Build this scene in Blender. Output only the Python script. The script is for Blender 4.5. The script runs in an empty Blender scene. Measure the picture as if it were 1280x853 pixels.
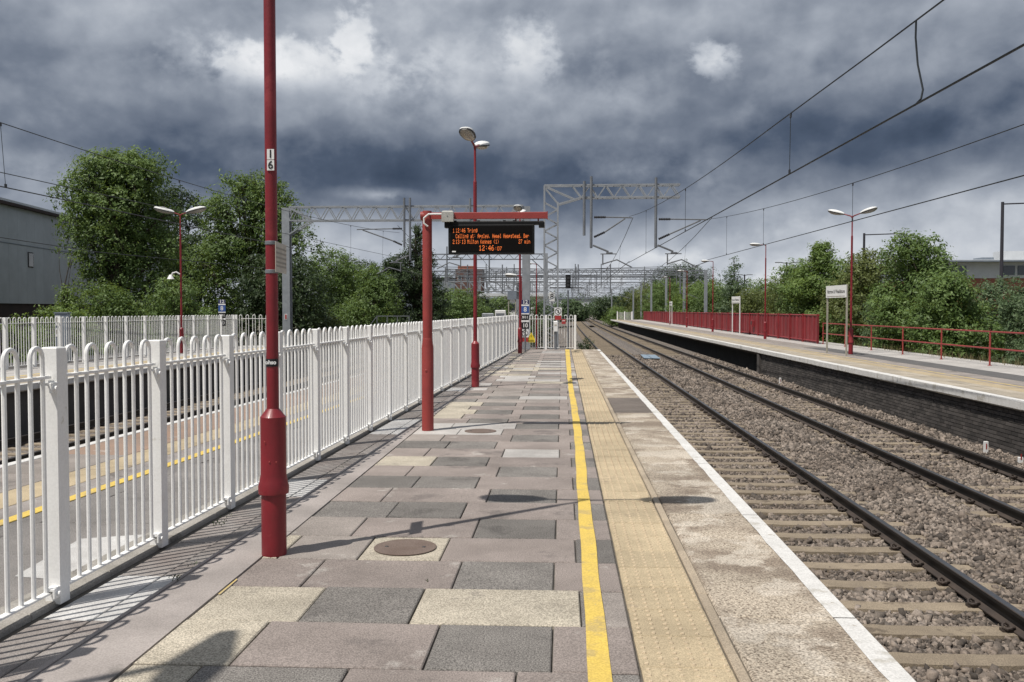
import bpy, math, random
import numpy as np
from mathutils import Vector, Matrix
R = math.radians
random.seed(7); rng = np.random.default_rng(7)
scene = bpy.context.scene
col = scene.collection

# ------------------------------------------------------------------ camera
cam = bpy.data.cameras.new('camera'); camo = bpy.data.objects.new('camera', cam); col.objects.link(camo)
camo.location = (0, 0, 1.6)
camo.rotation_euler = (R(90 - 1.92), 0, R(3.14))
cam.sensor_width = 36; cam.lens = 1150 / 1280 * 36
cam.clip_start = 0.05; cam.clip_end = 6000
scene.camera = camo
scene.view_settings.view_transform = 'Standard'
scene.view_settings.look = 'None'
scene.view_settings.exposure = 0.0
scene.view_settings.gamma = 1.0

# ------------------------------------------------------------------ sun and sky
SUN_EL = R(61.9); SUN_DIR = Vector((-.77, -.67, 0)).normalized()   # horizontal direction towards the sun
sl = bpy.data.lights.new('sun', 'SUN'); sl.energy = 4.8; sl.angle = R(0.53); sl.color = (1.0, .95, .875)
so = bpy.data.objects.new('sun', sl); col.objects.link(so)
sd = Vector((SUN_DIR.x * math.cos(SUN_EL), SUN_DIR.y * math.cos(SUN_EL), math.sin(SUN_EL)))
so.rotation_euler = sd.to_track_quat('Z', 'Y').to_euler()

world = bpy.data.worlds.new('World'); scene.world = world; world.use_nodes = True
def build_world():
    nt = world.node_tree; nt.nodes.clear()
    N = nt.nodes.new; L = nt.links.new
    def m(op, a, b=None, c=None, clamp=False):
        n = N('ShaderNodeMath'); n.operation = op; n.use_clamp = clamp
        for i, v in enumerate((a, b, c)):
            if v is None: continue
            if isinstance(v, (int, float)): n.inputs[i].default_value = v
            else: L(v, n.inputs[i])
        return n.outputs[0]
    def sm(v, a, b, c0=0., c1=1.):
        n = N('ShaderNodeMapRange'); n.interpolation_type = 'SMOOTHSTEP'
        L(v, n.inputs[0]); n.inputs[1].default_value = a; n.inputs[2].default_value = b
        n.inputs[3].default_value = c0; n.inputs[4].default_value = c1
        return n.outputs[0]
    def comb(x, y, z):
        n = N('ShaderNodeCombineXYZ')
        for i, v in enumerate((x, y, z)):
            if isinstance(v, (int, float)): n.inputs[i].default_value = v
            else: L(v, n.inputs[i])
        return n.outputs[0]
    def noise(vec, scale, detail=6, rough=.55, dist=0.):
        n = N('ShaderNodeTexNoise'); n.inputs['Scale'].default_value = scale; n.inputs['Detail'].default_value = detail
        n.inputs['Roughness'].default_value = rough; n.inputs['Distortion'].default_value = dist
        L(vec, n.inputs['Vector']); return n.outputs['Fac']
    tc = N('ShaderNodeTexCoord'); sep = N('ShaderNodeSeparateXYZ'); L(tc.outputs['Generated'], sep.inputs[0])
    X, Y, Z = sep.outputs
    az = m('ARCTAN2', X, Y); el = m('ARCSINE', Z)
    pv = comb(m('MULTIPLY', az, 1.15), m('MULTIPLY', el, 1.45), 3.3)
    n_big = noise(pv, 3.4, 3, .5, .2)
    n_mid = noise(pv, 7.5, 9, .50, .25)
    n_fine = noise(pv, 22.0, 9, .55, .2)
    n_puff = noise(pv, 52.0, 6, .55, .0)
    # relief of the cloud heaps: the same noise sampled a little up and to the left
    def relief(scale, dx, dy, det=7, rough=.5, dist=.3):
        p2 = N('ShaderNodeVectorMath'); p2.operation = 'ADD'; L(pv, p2.inputs[0]); p2.inputs[1].default_value = (dx, dy, 0)
        return m('SUBTRACT', noise(pv, scale, det, rough, dist), noise(p2.outputs[0], scale, det, rough, dist))
    rel = m('ADD', m('MULTIPLY', relief(6.0, -.02, .05, 5, .43, .15), .58), m('MULTIPLY', relief(15., -.010, .020, 8, .50, .15), .40))
    wob = m('ADD', m('MULTIPLY', m('SUBTRACT', n_mid, .5), .12), m('MULTIPLY', m('SUBTRACT', n_fine, .5), .04))
    elw = m('ADD', el, wob)
    # base tone by elevation
    ramp = N('ShaderNodeValToRGB'); L(m('MULTIPLY', elw, 1 / .6), ramp.inputs[0])
    cr = ramp.color_ramp; cr.interpolation = 'B_SPLINE'
    pts = [(0, .84), (.045, .79), (.085, .67), (.115, .46), (.15, .38), (.19, .45), (.25, .52), (.33, .58), (.6, .66)]
    while len(cr.elements) < len(pts): cr.elements.new(.5)
    for e, (p, v) in zip(cr.elements, pts): e.position = p / .6; e.color = (v, v, v, 1)
    base = ramp.outputs[0]
    Lm = m('ADD', base, m('MULTIPLY', m('SUBTRACT', n_big, .5), .24))
    Lm = m('ADD', Lm, m('MULTIPLY', m('SUBTRACT', n_mid, .5), .20))
    Lm = m('ADD', Lm, rel)
    # individual masses of cloud: azimuth, elevation, half widths, strength, edge softness
    def mass(a0, e0, ra, re, amt, soft=.5, rag=1.0):
        nonlocal Lm
        dx = m('DIVIDE', m('SUBTRACT', az, a0), ra); dy = m('DIVIDE', m('SUBTRACT', el, e0), re)
        d = m('SQRT', m('ADD', m('MULTIPLY', dx, dx), m('MULTIPLY', dy, dy)))
        d = m('ADD', d, m('MULTIPLY', m('SUBTRACT', n_mid, .5), 1.4 * rag))
        d = m('ADD', d, m('MULTIPLY', m('SUBTRACT', n_fine, .5), 2.6 * rag))
        d = m('ADD', d, m('MULTIPLY', m('SUBTRACT', n_puff, .5), 1.3 * rag))
        k = sm(d, 1 + soft, 1 - soft, 0, 1)
        if amt > .13: k = m('MULTIPLY', k, sm(m('ADD', dy, m('MULTIPLY', m('SUBTRACT', n_fine, .5), 2.0)), -1.3, .5, .25, 1.1))
        if amt > .1: k = m('MULTIPLY', k, m('ADD', m('ADD', m('MULTIPLY', n_puff, 1.7), m('MULTIPLY', n_fine, 1.3)), -.5))
        Lm = m('ADD', Lm, m('MULTIPLY', k, amt))
    def P(px, py): return (math.atan((px - 640) / 1150) - R(3.14), math.atan((388 - py) / 1150))
    def massp(px, py, rx, ry, amt, soft=.5, rag=1.0):
        a, e = P(px, py); mass(a, e, rx / 1150, ry / 1150, amt, soft, rag)
    massp(430, 118, 190, 62, .10, .95, .8); massp(400, 102, 112, 34, .22, .6, 1.1); massp(322, 98, 40, 22, .22, .45, 1.1); massp(440, 62, 20, 46, .29, .45, 1.1); massp(375, 90, 64, 24, .12, .5, 1.1)
    massp(665, 80, 34, 38, .23, .5, 1.1); massp(630, 120, 110, 44, .12, .9); massp(560, 55, 110, 60, .09, .95, .7)
    massp(888, 92, 22, 20, .38, .5, 1.2); massp(835, 130, 60, 40, .08, .9); massp(1045, 88, 70, 44, .08, .9)
    massp(525, 226, 230, 40, -.27, .95, .5); massp(760, 264, 120, 34, -.18, .95, .5); massp(1080, 190, 190, 42, -.24, .95, .5)
    massp(270, 212, 200, 40, -.14, .95, .5); massp(480, 247, 46, 9, .30, .8); massp(640, 352, 60, 24, .14, .8)
    massp(845, 326, 44, 10, .18, .7); massp(1000, 362, 60, 26, .16, .7); massp(1100, 292, 260, 60, .10, .95, .5)
    massp(40, 238, 100, 26, .14, .95, .6)
    cramp = N('ShaderNodeValToRGB'); L(m('DIVIDE', Lm, 1.15), cramp.inputs[0])
    cr = cramp.color_ramp
    cs = [(0.0, (.046, .067, .108)), (.18, (.078, .105, .158)), (.42, (.182, .214, .274)), (.66, (.355, .392, .455)), (.85, (.54, .575, .63)), (1.0, (.70, .725, .76)), (1.15, (.82, .835, .86))]
    while len(cr.elements) < len(cs): cr.elements.new(.5)
    for e, (p, c) in zip(cr.elements, cs): e.position = p / 1.15; e.color = (*c, 1)
    sky = N('ShaderNodeTexSky'); sky.sky_type = 'NISHITA'; sky.sun_disc = False
    sky.sun_elevation = SUN_EL; sky.sun_rotation = math.atan2(SUN_DIR.x, SUN_DIR.y)
    b1 = N('ShaderNodeBackground'); L(sky.outputs[0], b1.inputs[0]); b1.inputs[1].default_value = .09
    b2 = N('ShaderNodeBackground'); L(cramp.outputs[0], b2.inputs[0]); b2.inputs[1].default_value = 1.0
    mx = N('ShaderNodeMixShader'); L(sm(n_big, .22, .34, .75, 1.0), mx.inputs[0]); L(b1.outputs[0], mx.inputs[1]); L(b2.outputs[0], mx.inputs[2])
    out = N('ShaderNodeOutputWorld'); L(mx.outputs[0], out.inputs[0])
build_world()

# ------------------------------------------------------------------ materials
MATS = {}
def mat(name, c1, c2=None, scale=3., rough=.8, metal=0., bump=0., bscale=60., speck=0., sscale=150., speck_col=None,
        rnd=0., island=0., blotch=None, emit=0., lo=.35, hi=.65, coat=0., spec=.5, det=6, stain=0.):
    """base colour c1 mixed with c2 by noise; speckle; per-object / per-island tone; blotch=(colour, scale, threshold)"""
    mt = bpy.data.materials.new(name); mt.use_nodes = True; nt = mt.node_tree
    N = nt.nodes.new; L = nt.links.new
    b = nt.nodes['Principled BSDF']; b.inputs['Roughness'].default_value = rough; b.inputs['Metallic'].default_value = metal
    b.inputs['Specular IOR Level'].default_value = spec
    if coat: b.inputs['Coat Weight'].default_value = coat; b.inputs['Coat Roughness'].default_value = .15
    geo = N('ShaderNodeNewGeometry'); pos = geo.outputs['Position']
    def noise(s, d=det, r=.6):
        n = N('ShaderNodeTexNoise'); n.inputs['Scale'].default_value = s; n.inputs['Detail'].default_value = d; n.inputs['Roughness'].default_value = r
        L(pos, n.inputs['Vector']); return n.outputs['Fac']
    def mixc(f, a, bb, typ='MIX'):
        n = N('ShaderNodeMix'); n.data_type = 'RGBA'; n.blend_type = typ
        for i, v in ((0, f), (6, a), (7, bb)):
            if isinstance(v, tuple): n.inputs[i].default_value = (*v, 1)
            elif isinstance(v, (int, float)): n.inputs[i].default_value = v
            else: L(v, n.inputs[i])
        return n.outputs[2]
    def rmp(f, a, bb, o0=0., o1=1.):
        n = N('ShaderNodeMapRange'); L(f, n.inputs[0]); n.inputs[1].default_value = a; n.inputs[2].default_value = bb
        n.inputs[3].default_value = o0; n.inputs[4].default_value = o1; return n.outputs[0]
    c = tuple(c1)
    if c2 is not None: c = mixc(rmp(noise(scale), lo, hi), tuple(c1), tuple(c2))
    if blotch:
        bl = blotch if isinstance(blotch, list) else [blotch]
        for (bc, bs, th) in bl: c = mixc(rmp(noise(bs, 7, .65), th, th + .06), c, bc)
    if speck:
        f = rmp(noise(sscale, 2, .5), .38, .62, 1 - speck, 1 + speck)
        n = N('ShaderNodeMix'); n.data_type = 'RGBA'; n.blend_type = 'MULTIPLY'; n.inputs[0].default_value = 1
        if isinstance(c, tuple): n.inputs[6].default_value = (*c, 1)
        else: L(c, n.inputs[6])
        L(f, n.inputs[7]); c = n.outputs[2]
        if speck_col: c = mixc(rmp(noise(sscale * .8, 2, .5), .62, .68), c, speck_col)
    if stain:
        f = rmp(noise(.85, 9, .68), .32, .66, 1 - stain * 1.3, 1 + stain * .7)
        n = N('ShaderNodeMix'); n.data_type = 'RGBA'; n.blend_type = 'MULTIPLY'; n.inputs[0].default_value = 1
        if isinstance(c, tuple): n.inputs[6].default_value = (*c, 1)
        else: L(c, n.inputs[6])
        L(f, n.inputs[7]); c = n.outputs[2]
        c = mixc(rmp(noise(31, 2, .5), .735, .765, 0, .55), c, (.075, .068, .062))
    if rnd or island:
        if rnd: src = N('ShaderNodeObjectInfo').outputs['Random']; k = rnd
        else: src = geo.outputs['Random Per Island']; k = island
        n = N('ShaderNodeMix'); n.data_type = 'RGBA'; n.blend_type = 'MULTIPLY'; n.inputs[0].default_value = 1
        if isinstance(c, tuple): n.inputs[6].default_value = (*c, 1)
        else: L(c, n.inputs[6])
        L(rmp(src, 0, 1, 1 - k, 1 + k), n.inputs[7]); c = n.outputs[2]
    if isinstance(c, tuple): b.inputs['Base Color'].default_value = (*c, 1)
    else: L(c, b.inputs['Base Color'])
    if bump:
        bp = N('ShaderNodeBump'); bp.inputs['Strength'].default_value = min(1, bump); bp.inputs['Distance'].default_value = .01
        L(noise(bscale, 5), bp.inputs['Height']); L(bp.outputs[0], b.inputs['Normal'])
    if emit:
        b.inputs['Emission Color'].default_value = (*c1, 1); b.inputs['Emission Strength'].default_value = emit
    MATS[name] = mt; return mt
M = MATS
W = (.80, .80, .79)
mat('white_paint', (.83, .825, .81), (.77, .765, .745), 9, .45, bump=.08, bscale=40, speck=.03, sscale=70, lo=.3, hi=.8, blotch=[((.60, .58, .52), 5, .66), ((.40, .27, .17), 34, .765)])
mat('white_paint_far', (.84, .835, .825), rough=.5)
mat('red_paint', (.205, .0105, .0175), (.165, .0105, .016), 6, .46, bump=.15, bscale=25, coat=.06, blotch=[((.25, .028, .032), 2.6, .56), ((.32, .11, .10), 36, .70), ((.10, .02, .02), 60, .745)])
mat('red_faded', (.30, .042, .036), (.25, .036, .032), 6, .55, bump=.15, bscale=30, blotch=((.36, .13, .11), 30, .70))
mat('red_board', (.225, .018, .023), (.17, .0145, .019), 2.2, .6, bump=.2, bscale=20, rnd=.22, blotch=((.31, .10, .09), 6, .72))
mat('slab_dark', (.150, .138, .127), (.188, .174, .16), 3, .92, bump=.6, bscale=150, speck=.5, sscale=130, speck_col=(.25, .235, .215), rnd=.14, blotch=[((.27, .255, .235), 6.5, .70), ((.115, .105, .097), 1.4, .58)], stain=.20)
mat('slab_pink', (.276, .235, .214), (.232, .197, .178), 2.0, .92, bump=.45, bscale=150, speck=.28, sscale=130, rnd=.10, blotch=[((.345, .312, .285), 2.4, .60), ((.175, .15, .138), 1.3, .58), ((.39, .36, .33), 19, .73)], stain=.20)
mat('slab_cream', (.43, .385, .31), (.36, .32, .255), 3.5, .92, bump=.5, bscale=150, speck=.36, sscale=120, rnd=.07, blotch=((.28, .25, .205), 2.4, .60), stain=.20)
mat('slab_pale', (.43, .41, .39), (.37, .35, .33), 3, .92, bump=.35, bscale=150, speck=.22, sscale=130, rnd=.07, blotch=((.28, .26, .245), 1.6, .61), stain=.20)
mat('slab_grey', (.285, .252, .228), (.235, .207, .187), 2.4, .92, bump=.4, bscale=150, speck=.28, sscale=140, rnd=.10, blotch=[((.18, .16, .147), 1.2, .58), ((.35, .32, .29), 3, .62)], stain=.20)
mat('strip_dark', (.20, .172, .158), (.26, .24, .225), 3, .92, bump=.5, bscale=120, speck=.25, sscale=180, rnd=.2, blotch=((.12, .105, .095), 2, .6), stain=.20)
mat('strip_pale', (.50, .495, .485), (.40, .39, .38), 4, .9, bump=.3, bscale=120, speck=.15, rnd=.08, stain=.20)
mat('joint', (.075, .068, .06), (.13, .118, .10), 8, .95, bump=.5, bscale=120)
mat('gutter_concrete', (.335, .30, .282), (.275, .246, .23), 1.6, .88, bump=.25, bscale=80, speck=.12, sscale=110, blotch=[((.21, .19, .175), 2.2, .62), ((.40, .37, .35), 4, .68)], stain=.20)
mat('kerb_concrete', (.34, .32, .295), (.24, .225, .20), 3, .92, bump=.5, bscale=90, speck=.2, sscale=140, blotch=((.15, .14, .125), 2.3, .6))
mat('tactile', (.43, .348, .228), (.37, .298, .194), 2.5, .92, bump=.3, bscale=150, speck=.22, sscale=150, rnd=.09, stain=.20, blotch=[((.29, .23, .16), 1.6, .59), ((.49, .405, .28), 4, .65), ((.20, .16, .12), 26, .73)])
mat('tactile_bump', (.53, .425, .29), (.46, .37, .255), 3, .9, speck=.15, sscale=150, stain=.16)
mat('tactile_kerb', (.39, .32, .235), (.31, .255, .19), 3, .9, speck=.25, rnd=.08, stain=.16)
mat('coping', (.42, .36, .285), (.235, .188, .145), 1.5, .94, bump=.5, bscale=130, speck=.34, sscale=85, speck_col=(.13, .098, .072), rnd=.05, blotch=[((.155, .12, .09), 48, .535), ((.47, .415, .345), 1.9, .505), ((.24, .195, .15), 70, .60)], lo=.42, hi=.58, stain=.20)
mat('coping_patch', (.165, .14, .12), (.135, .112, .098), 4, .95, bump=.6, bscale=150, speck=.3, sscale=120, rnd=.1, stain=.20)
mat('coping_far', (.40, .35, .28), (.27, .235, .185), 1.4, .93, bump=.4, bscale=60, speck=.2, sscale=60, rnd=.1)
mat('white_line', (.62, .61, .59), (.53, .52, .50), 5, .8, bump=.5, bscale=80, speck=.10, sscale=90, blotch=[((.33, .29, .24), 11, .62), ((.43, .41, .37), 2.5, .58), ((.25, .21, .17), 40, .70)])
mat('yellow_line', (.63, .45, .09), (.54, .39, .095), 4, .8, bump=.3, bscale=80, speck=.12, sscale=90, blotch=[((.36, .31, .22), 14, .655), ((.45, .335, .12), 3, .56), ((.24, .20, .165), 30, .72)])
mat('yellow_faint', (.55, .40, .12), (.42, .33, .16), 2, .8, blotch=((.34, .29, .22), 3, .55))
mat('asphalt', (.085, .083, .083), (.115, .11, .108), 2, .95, bump=.5, bscale=120, speck=.3, sscale=120)
mat('left_paving', (.165, .155, .148), (.215, .20, .19), 1.3, .94, bump=.4, bscale=120, speck=.28, sscale=130, rnd=.12, island=0, stain=.20)
mat('left_edge', (.275, .185, .135), (.22, .16, .125), 1.5, .92, bump=.4, bscale=100, speck=.2, rnd=.12, blotch=((.33, .27, .23), 2, .62))
mat('iron', (.125, .088, .070), (.155, .115, .095), 6, .8, bump=.6, bscale=120, speck=.2, sscale=120, blotch=((.09, .07, .06), 8, .62))
mat('rail_side', (.034, .026, .022), (.055, .040, .032), 4, .75, bump=.2, bscale=40)
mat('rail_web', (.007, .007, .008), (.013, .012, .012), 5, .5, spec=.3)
mat('rail_head', (.17, .165, .165), (.12, .115, .115), 3, .28, metal=.85)
mat('sleeper', (.265, .215, .155), (.205, .165, .12), 3, .95, bump=.6, bscale=70, speck=.25, sscale=110, rnd=.12, blotch=((.14, .11, .08), 2.5, .58))
mat('ballast', (.198, .166, .140), (.112, .089, .072), .9, .95, bump=.3, bscale=60, speck=.15, sscale=60, island=.70)
mat('ballast_bed', (.175, .153, .135), (.085, .07, .06), 9, .97, bump=1.0, bscale=14, speck=.6, sscale=22, speck_col=(.27, .24, .215), blotch=((.12, .098, .08), .7, .55))
mat('platform_face', (.055, .05, .047), (.085, .078, .072), 1.4, .95, bump=.4, bscale=30)
mat('brick_sooty', (.044, .039, .037), (.068, .060, .055), 1.2, .95, bump=.4, bscale=60, island=.45, blotch=((.20, .19, .18), 2.2, .68))
mat('mortar', (.05, .047, .044), (.085, .08, .075), 2, .95)
mat('galv', (.36, .38, .405), (.28, .298, .32), 3, .5, metal=.4, bump=.08, bscale=20)
mat('galv_dark', (.20, .21, .225), (.16, .165, .175), 3, .5, metal=.4)
mat('galv_mid', (.21, .225, .245), (.16, .17, .19), 3, .55, metal=.35)
mat('wire', (.035, .04, .045), rough=.5, metal=.5)
mat('insulator', (.03, .03, .034), rough=.4)
mat('black_plastic', (.006, .006, .0065), (.009, .009, .0095), 6, .55, spec=.2)
mat('screen', (.005, .004, .0035), rough=.5, spec=.12)
mat('led', (1.0, .22, .045), rough=.5, emit=.30)
mat('led_dim', (.95, .20, .04), rough=.5, emit=.34)
mat('lamp_white', (.80, .80, .79), (.70, .70, .68), 8, .4)
mat('lamp_glass', (.33, .315, .29), (.24, .23, .21), 12, .12, spec=.7)
mat('dark_rim', (.03, .03, .032), rough=.5)
mat('dark_steel', (.035, .033, .042), rough=.5)
mat('grey_box', (.42, .415, .385), (.34, .335, .31), 30, .55)
mat('notice_beige', (.52, .48, .42), (.42, .385, .335), 12, .6)
mat('print_grey', (.30, .275, .24), rough=.7)
mat('sign_white', (.78, .78, .77), (.70, .70, .69), 4, .5)
mat('sign_black', (.012, .012, .013), rough=.5)
mat('sign_blue', (.035, .09, .30), rough=.5)
mat('sign_navy', (.03, .035, .10), rough=.5)
mat('sign_red', (.34, .03, .03), rough=.6)
mat('sign_yellow', (.72, .55, .03), rough=.5)
mat('sign_post_tan', (.36, .34, .28), (.27, .255, .21), 4, .7)
mat('clad_grey', (.46, .49, .52), (.41, .44, .47), .5, .6, rnd=.05, stain=.08)
mat('roof_white', (.60, .62, .64), (.52, .54, .56), 1, .5)
mat('plinth_brick', (.055, .035, .032), (.04, .028, .026), 1.2, .9)
mat('red_brick', (.33, .13, .085), (.27, .105, .072), .6, .9, rnd=.08)
mat('dark_brick', (.14, .075, .06), (.11, .06, .05), .6, .9)
mat('window_glass', (.035, .042, .05), rough=.08, spec=.8)
mat('bark', (.075, .06, .045), (.05, .042, .034), 5, .95, bump=.8, bscale=14)
mat('soil', (.12, .105, .075), (.085, .085, .05), .25, .97, bump=.3, bscale=3, blotch=((.06, .075, .03), .12, .52))
mat('cabinet', (.20, .235, .275), (.165, .19, .225), 3, .6)
mat('blue_sheet', (.19, .25, .31), rough=.7)

def leaf_mat(name, dark, mid, light):
    mt = bpy.data.materials.new(name); mt.use_nodes = True; nt = mt.node_tree; nt.nodes.clear()
    N = nt.nodes.new; L = nt.links.new
    at = N('ShaderNodeAttribute'); at.attribute_name = 'tint'
    rp = N('ShaderNodeValToRGB'); L(at.outputs['Fac'], rp.inputs[0]); cr = rp.color_ramp
    cr.elements.new(.5)
    for e, p, c in zip(cr.elements, (0, .5, 1), (dark, mid, light)): e.position = p; e.color = (*c, 1)
    d = N('ShaderNodeBsdfPrincipled'); d.inputs['Roughness'].default_value = .55; d.inputs['Specular IOR Level'].default_value = .35
    L(rp.outputs[0], d.inputs['Base Color'])
    t = N('ShaderNodeBsdfTranslucent'); hs = N('ShaderNodeHueSaturation'); hs.inputs['Hue'].default_value = .47; hs.inputs['Saturation'].default_value = 1.15; hs.inputs['Value'].default_value = 1.3
    L(rp.outputs[0], hs.inputs['Color']); L(hs.outputs[0], t.inputs[0])
    mx = N('ShaderNodeMixShader'); mx.inputs[0].default_value = .36; L(d.outputs[0], mx.inputs[1]); L(t.outputs[0], mx.inputs[2])
    o = N('ShaderNodeOutputMaterial'); L(mx.outputs[0], o.inputs[0]); MATS[name] = mt
leaf_mat('leaf_green', (0.068, 0.114, 0.034), (0.127, 0.198, 0.058), (0.208, 0.293, 0.094))
leaf_mat('leaf_bright', (0.082, 0.134, 0.036), (0.15, 0.228, 0.06), (0.228, 0.306, 0.09))
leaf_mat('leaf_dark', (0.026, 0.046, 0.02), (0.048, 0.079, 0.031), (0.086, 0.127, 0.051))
leaf_mat('leaf_blue', (0.055, 0.094, 0.043), (0.102, 0.154, 0.072), (0.174, 0.234, 0.12))
leaf_mat('leaf_olive', (0.077, 0.101, 0.031), (0.134, 0.165, 0.05), (0.198, 0.231, 0.083))
leaf_mat('grass_dry', (.10, .095, .04), (.17, .15, .07), (.24, .21, .11))

# ------------------------------------------------------------------ mesh helpers
class MB:
    def __init__(s): s.v = []; s.f = []; s.m = []; s.mi = 0
    def box(s, c, d, rz=0., ch=0., bottom=True):
        x, y, z = d[0] / 2, d[1] / 2, d[2] / 2; o = len(s.v); cs, sn = math.cos(rz), math.sin(rz)
        def add(px, py, pz): s.v.append((c[0] + px * cs - py * sn, c[1] + px * sn + py * cs, c[2] + pz))
        if ch <= 0:
            for a, b, e in ((-x,-y,-z),(x,-y,-z),(x,y,-z),(-x,y,-z),(-x,-y,z),(x,-y,z),(x,y,z),(-x,y,z)): add(a, b, e)
            fs = [(4,5,6,7),(0,1,5,4),(1,2,6,5),(2,3,7,6),(3,0,4,7)]
            if bottom: fs.append((3,2,1,0))
        else:
            for zz, k in ((-z, 0), (z - ch, 0), (z, ch)):
                for a, b in ((-x+k,-y+k),(x-k,-y+k),(x-k,y-k),(-x+k,y-k)): add(a, b, zz)
            fs = [(8,9,10,11)]
            for lv in (0, 4):
                for i in range(4): fs.append((lv+i, lv+(i+1)%4, lv+4+(i+1)%4, lv+4+i))
            if bottom: fs.append((3,2,1,0))
        for f in fs: s.f.append(tuple(o + i for i in f)); s.m.append(s.mi)
        return s
    def bar(s, a, b, w, h=None):
        """square bar between two points"""
        return s.tube([a, b], w / 2 * 1.414, 4, rot=math.pi / 4)
    def tube(s, path, r, seg=8, rot=0., caps=True):
        P = [Vector(p) for p in path]; n = len(P); rs = r if isinstance(r, (list, tuple)) else [r] * n
        o = len(s.v); up = None
        for i in range(n):
            t = (P[min(i + 1, n - 1)] - P[max(i - 1, 0)]).normalized()
            if up is None:
                up = Vector((0, 0, 1)) if abs(t.z) < .9 else Vector((1, 0, 0))
            u = (up - t * up.dot(t)).normalized(); w = t.cross(u); up = u
            for k in range(seg):
                a = rot + 2 * math.pi * k / seg
                s.v.append(tuple(P[i] + (u * math.cos(a) + w * math.sin(a)) * rs[i]))
        for i in range(n - 1):
            for k in range(seg):
                a = o + i * seg + k; b = o + i * seg + (k + 1) % seg
                s.f.append((a, b, b + seg, a + seg)); s.m.append(s.mi)
        if caps:
            s.f.append(tuple(o + k for k in reversed(range(seg)))); s.m.append(s.mi)
            s.f.append(tuple(o + (n - 1) * seg + k for k in range(seg))); s.m.append(s.mi)
        return s
    def lathe(s, prof, seg=16, c=(0, 0, 0)):
        o = len(s.v)
        for r, z in prof:
            for k in range(seg):
                a = 2 * math.pi * k / seg; s.v.append((c[0] + r * math.cos(a), c[1] + r * math.sin(a), c[2] + z))
        for i in range(len(prof) - 1):
            for k in range(seg):
                a = o + i * seg + k; b = o + i * seg + (k + 1) % seg
                s.f.append((a, b, b + seg, a + seg)); s.m.append(s.mi)
        s.f.append(tuple(o + (len(prof) - 1) * seg + k for k in range(seg))); s.m.append(s.mi)
        return s
    def quad(s, a, b, c, d):
        o = len(s.v); s.v += [a, b, c, d]; s.f.append((o, o + 1, o + 2, o + 3)); s.m.append(s.mi); return s
    def poly(s, pts):
        o = len(s.v); s.v += pts; s.f.append(tuple(range(o, o + len(pts)))); s.m.append(s.mi); return s
    def prism(s, pts, vec):
        """closed extrusion of a polygon"""
        o = len(s.v); n = len(pts); s.v += [tuple(p) for p in pts] + [tuple(Vector(p) + Vector(vec)) for p in pts]
        s.f.append(tuple(o + i for i in reversed(range(n)))); s.f.append(tuple(o + n + i for i in range(n))); s.m += [s.mi] * 2
        for i in range(n):
            j = (i + 1) % n; s.f.append((o + i, o + j, o + n + j, o + n + i)); s.m.append(s.mi)
        return s
    def mesh(s, name, mats, smooth=False):
        me = bpy.data.meshes.new(name); me.from_pydata(s.v, [], s.f)
        for mm in (mats if isinstance(mats, (list, tuple)) else [mats]): me.materials.append(MATS[mm])
        if any(s.m): me.polygons.foreach_set('material_index', s.m)
        if smooth:
            me.polygons.foreach_set('use_smooth', [True] * len(s.f))
            try: me.set_sharp_from_angle(angle=R(30))
            except Exception: pass
        me.update(); return me
    def obj(s, name, mats, parent=None, smooth=False, loc=None, rz=0.):
        return put(name, s.mesh(name, mats, smooth), parent, loc, rz)
def put(name, me, parent=None, loc=None, rz=0., rot=None):
    o = bpy.data.objects.new(name, me); col.objects.link(o)
    if parent is not None: o.parent = parent
    if loc is not None: o.location = loc
    if rot is not None: o.rotation_euler = rot
    elif rz: o.rotation_euler = (0, 0, rz)
    return o
def tag(o, label, cat, group=None, kind=None):
    if label: o['label'] = label
    if cat: o['category'] = cat
    if group: o['group'] = group
    if kind: o['kind'] = kind
    return o
def thing(name, label, cat, loc=(0, 0, 0), rz=0., group=None):
    o = bpy.data.objects.new(name, None); col.objects.link(o); o.location = loc; o.rotation_euler = (0, 0, rz)
    o.empty_display_size = .2
    return tag(o, label, cat, group)
def struct(name, loc=(0, 0, 0)):
    o = bpy.data.objects.new(name, None); col.objects.link(o); o.location = loc; o['kind'] = 'structure'; return o
def children(o, _m={}): return [c for c in bpy.data.objects if c.parent is o]
def copy_tree(root, loc, rz, label, name=None):
    r = root.copy(); col.objects.link(r); r.location = loc; r.rotation_euler = (0, 0, rz); r['label'] = label
    for ch in children(root):
        c = ch.copy(); col.objects.link(c); c.parent = r
        for g in children(ch):
            d = g.copy(); col.objects.link(d); d.parent = c
    return r
def np_mesh(name, V, F, mats, tint=None, smooth=False):
    """V (n,3), F (m,k) arrays"""
    me = bpy.data.meshes.new(name); k = F.shape[1]
    me.vertices.add(len(V)); me.vertices.foreach_set('co', V.astype(np.float32).ravel())
    me.loops.add(F.size); me.loops.foreach_set('vertex_index', F.astype(np.int32).ravel())
    me.polygons.add(len(F)); me.polygons.foreach_set('loop_start', np.arange(0, F.size, k, dtype=np.int32))
    try: me.polygons.foreach_set('loop_total', np.full(len(F), k, dtype=np.int32))
    except Exception: pass
    if tint is not None:
        a = me.attributes.new('tint', 'FLOAT', 'FACE'); a.data.foreach_set('value', tint.astype(np.float32))
    for mm in (mats if isinstance(mats, (list, tuple)) else [mats]): me.materials.append(MATS[mm])
    me.update(calc_edges=True); me.validate()
    return me
_txt = {}
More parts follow.
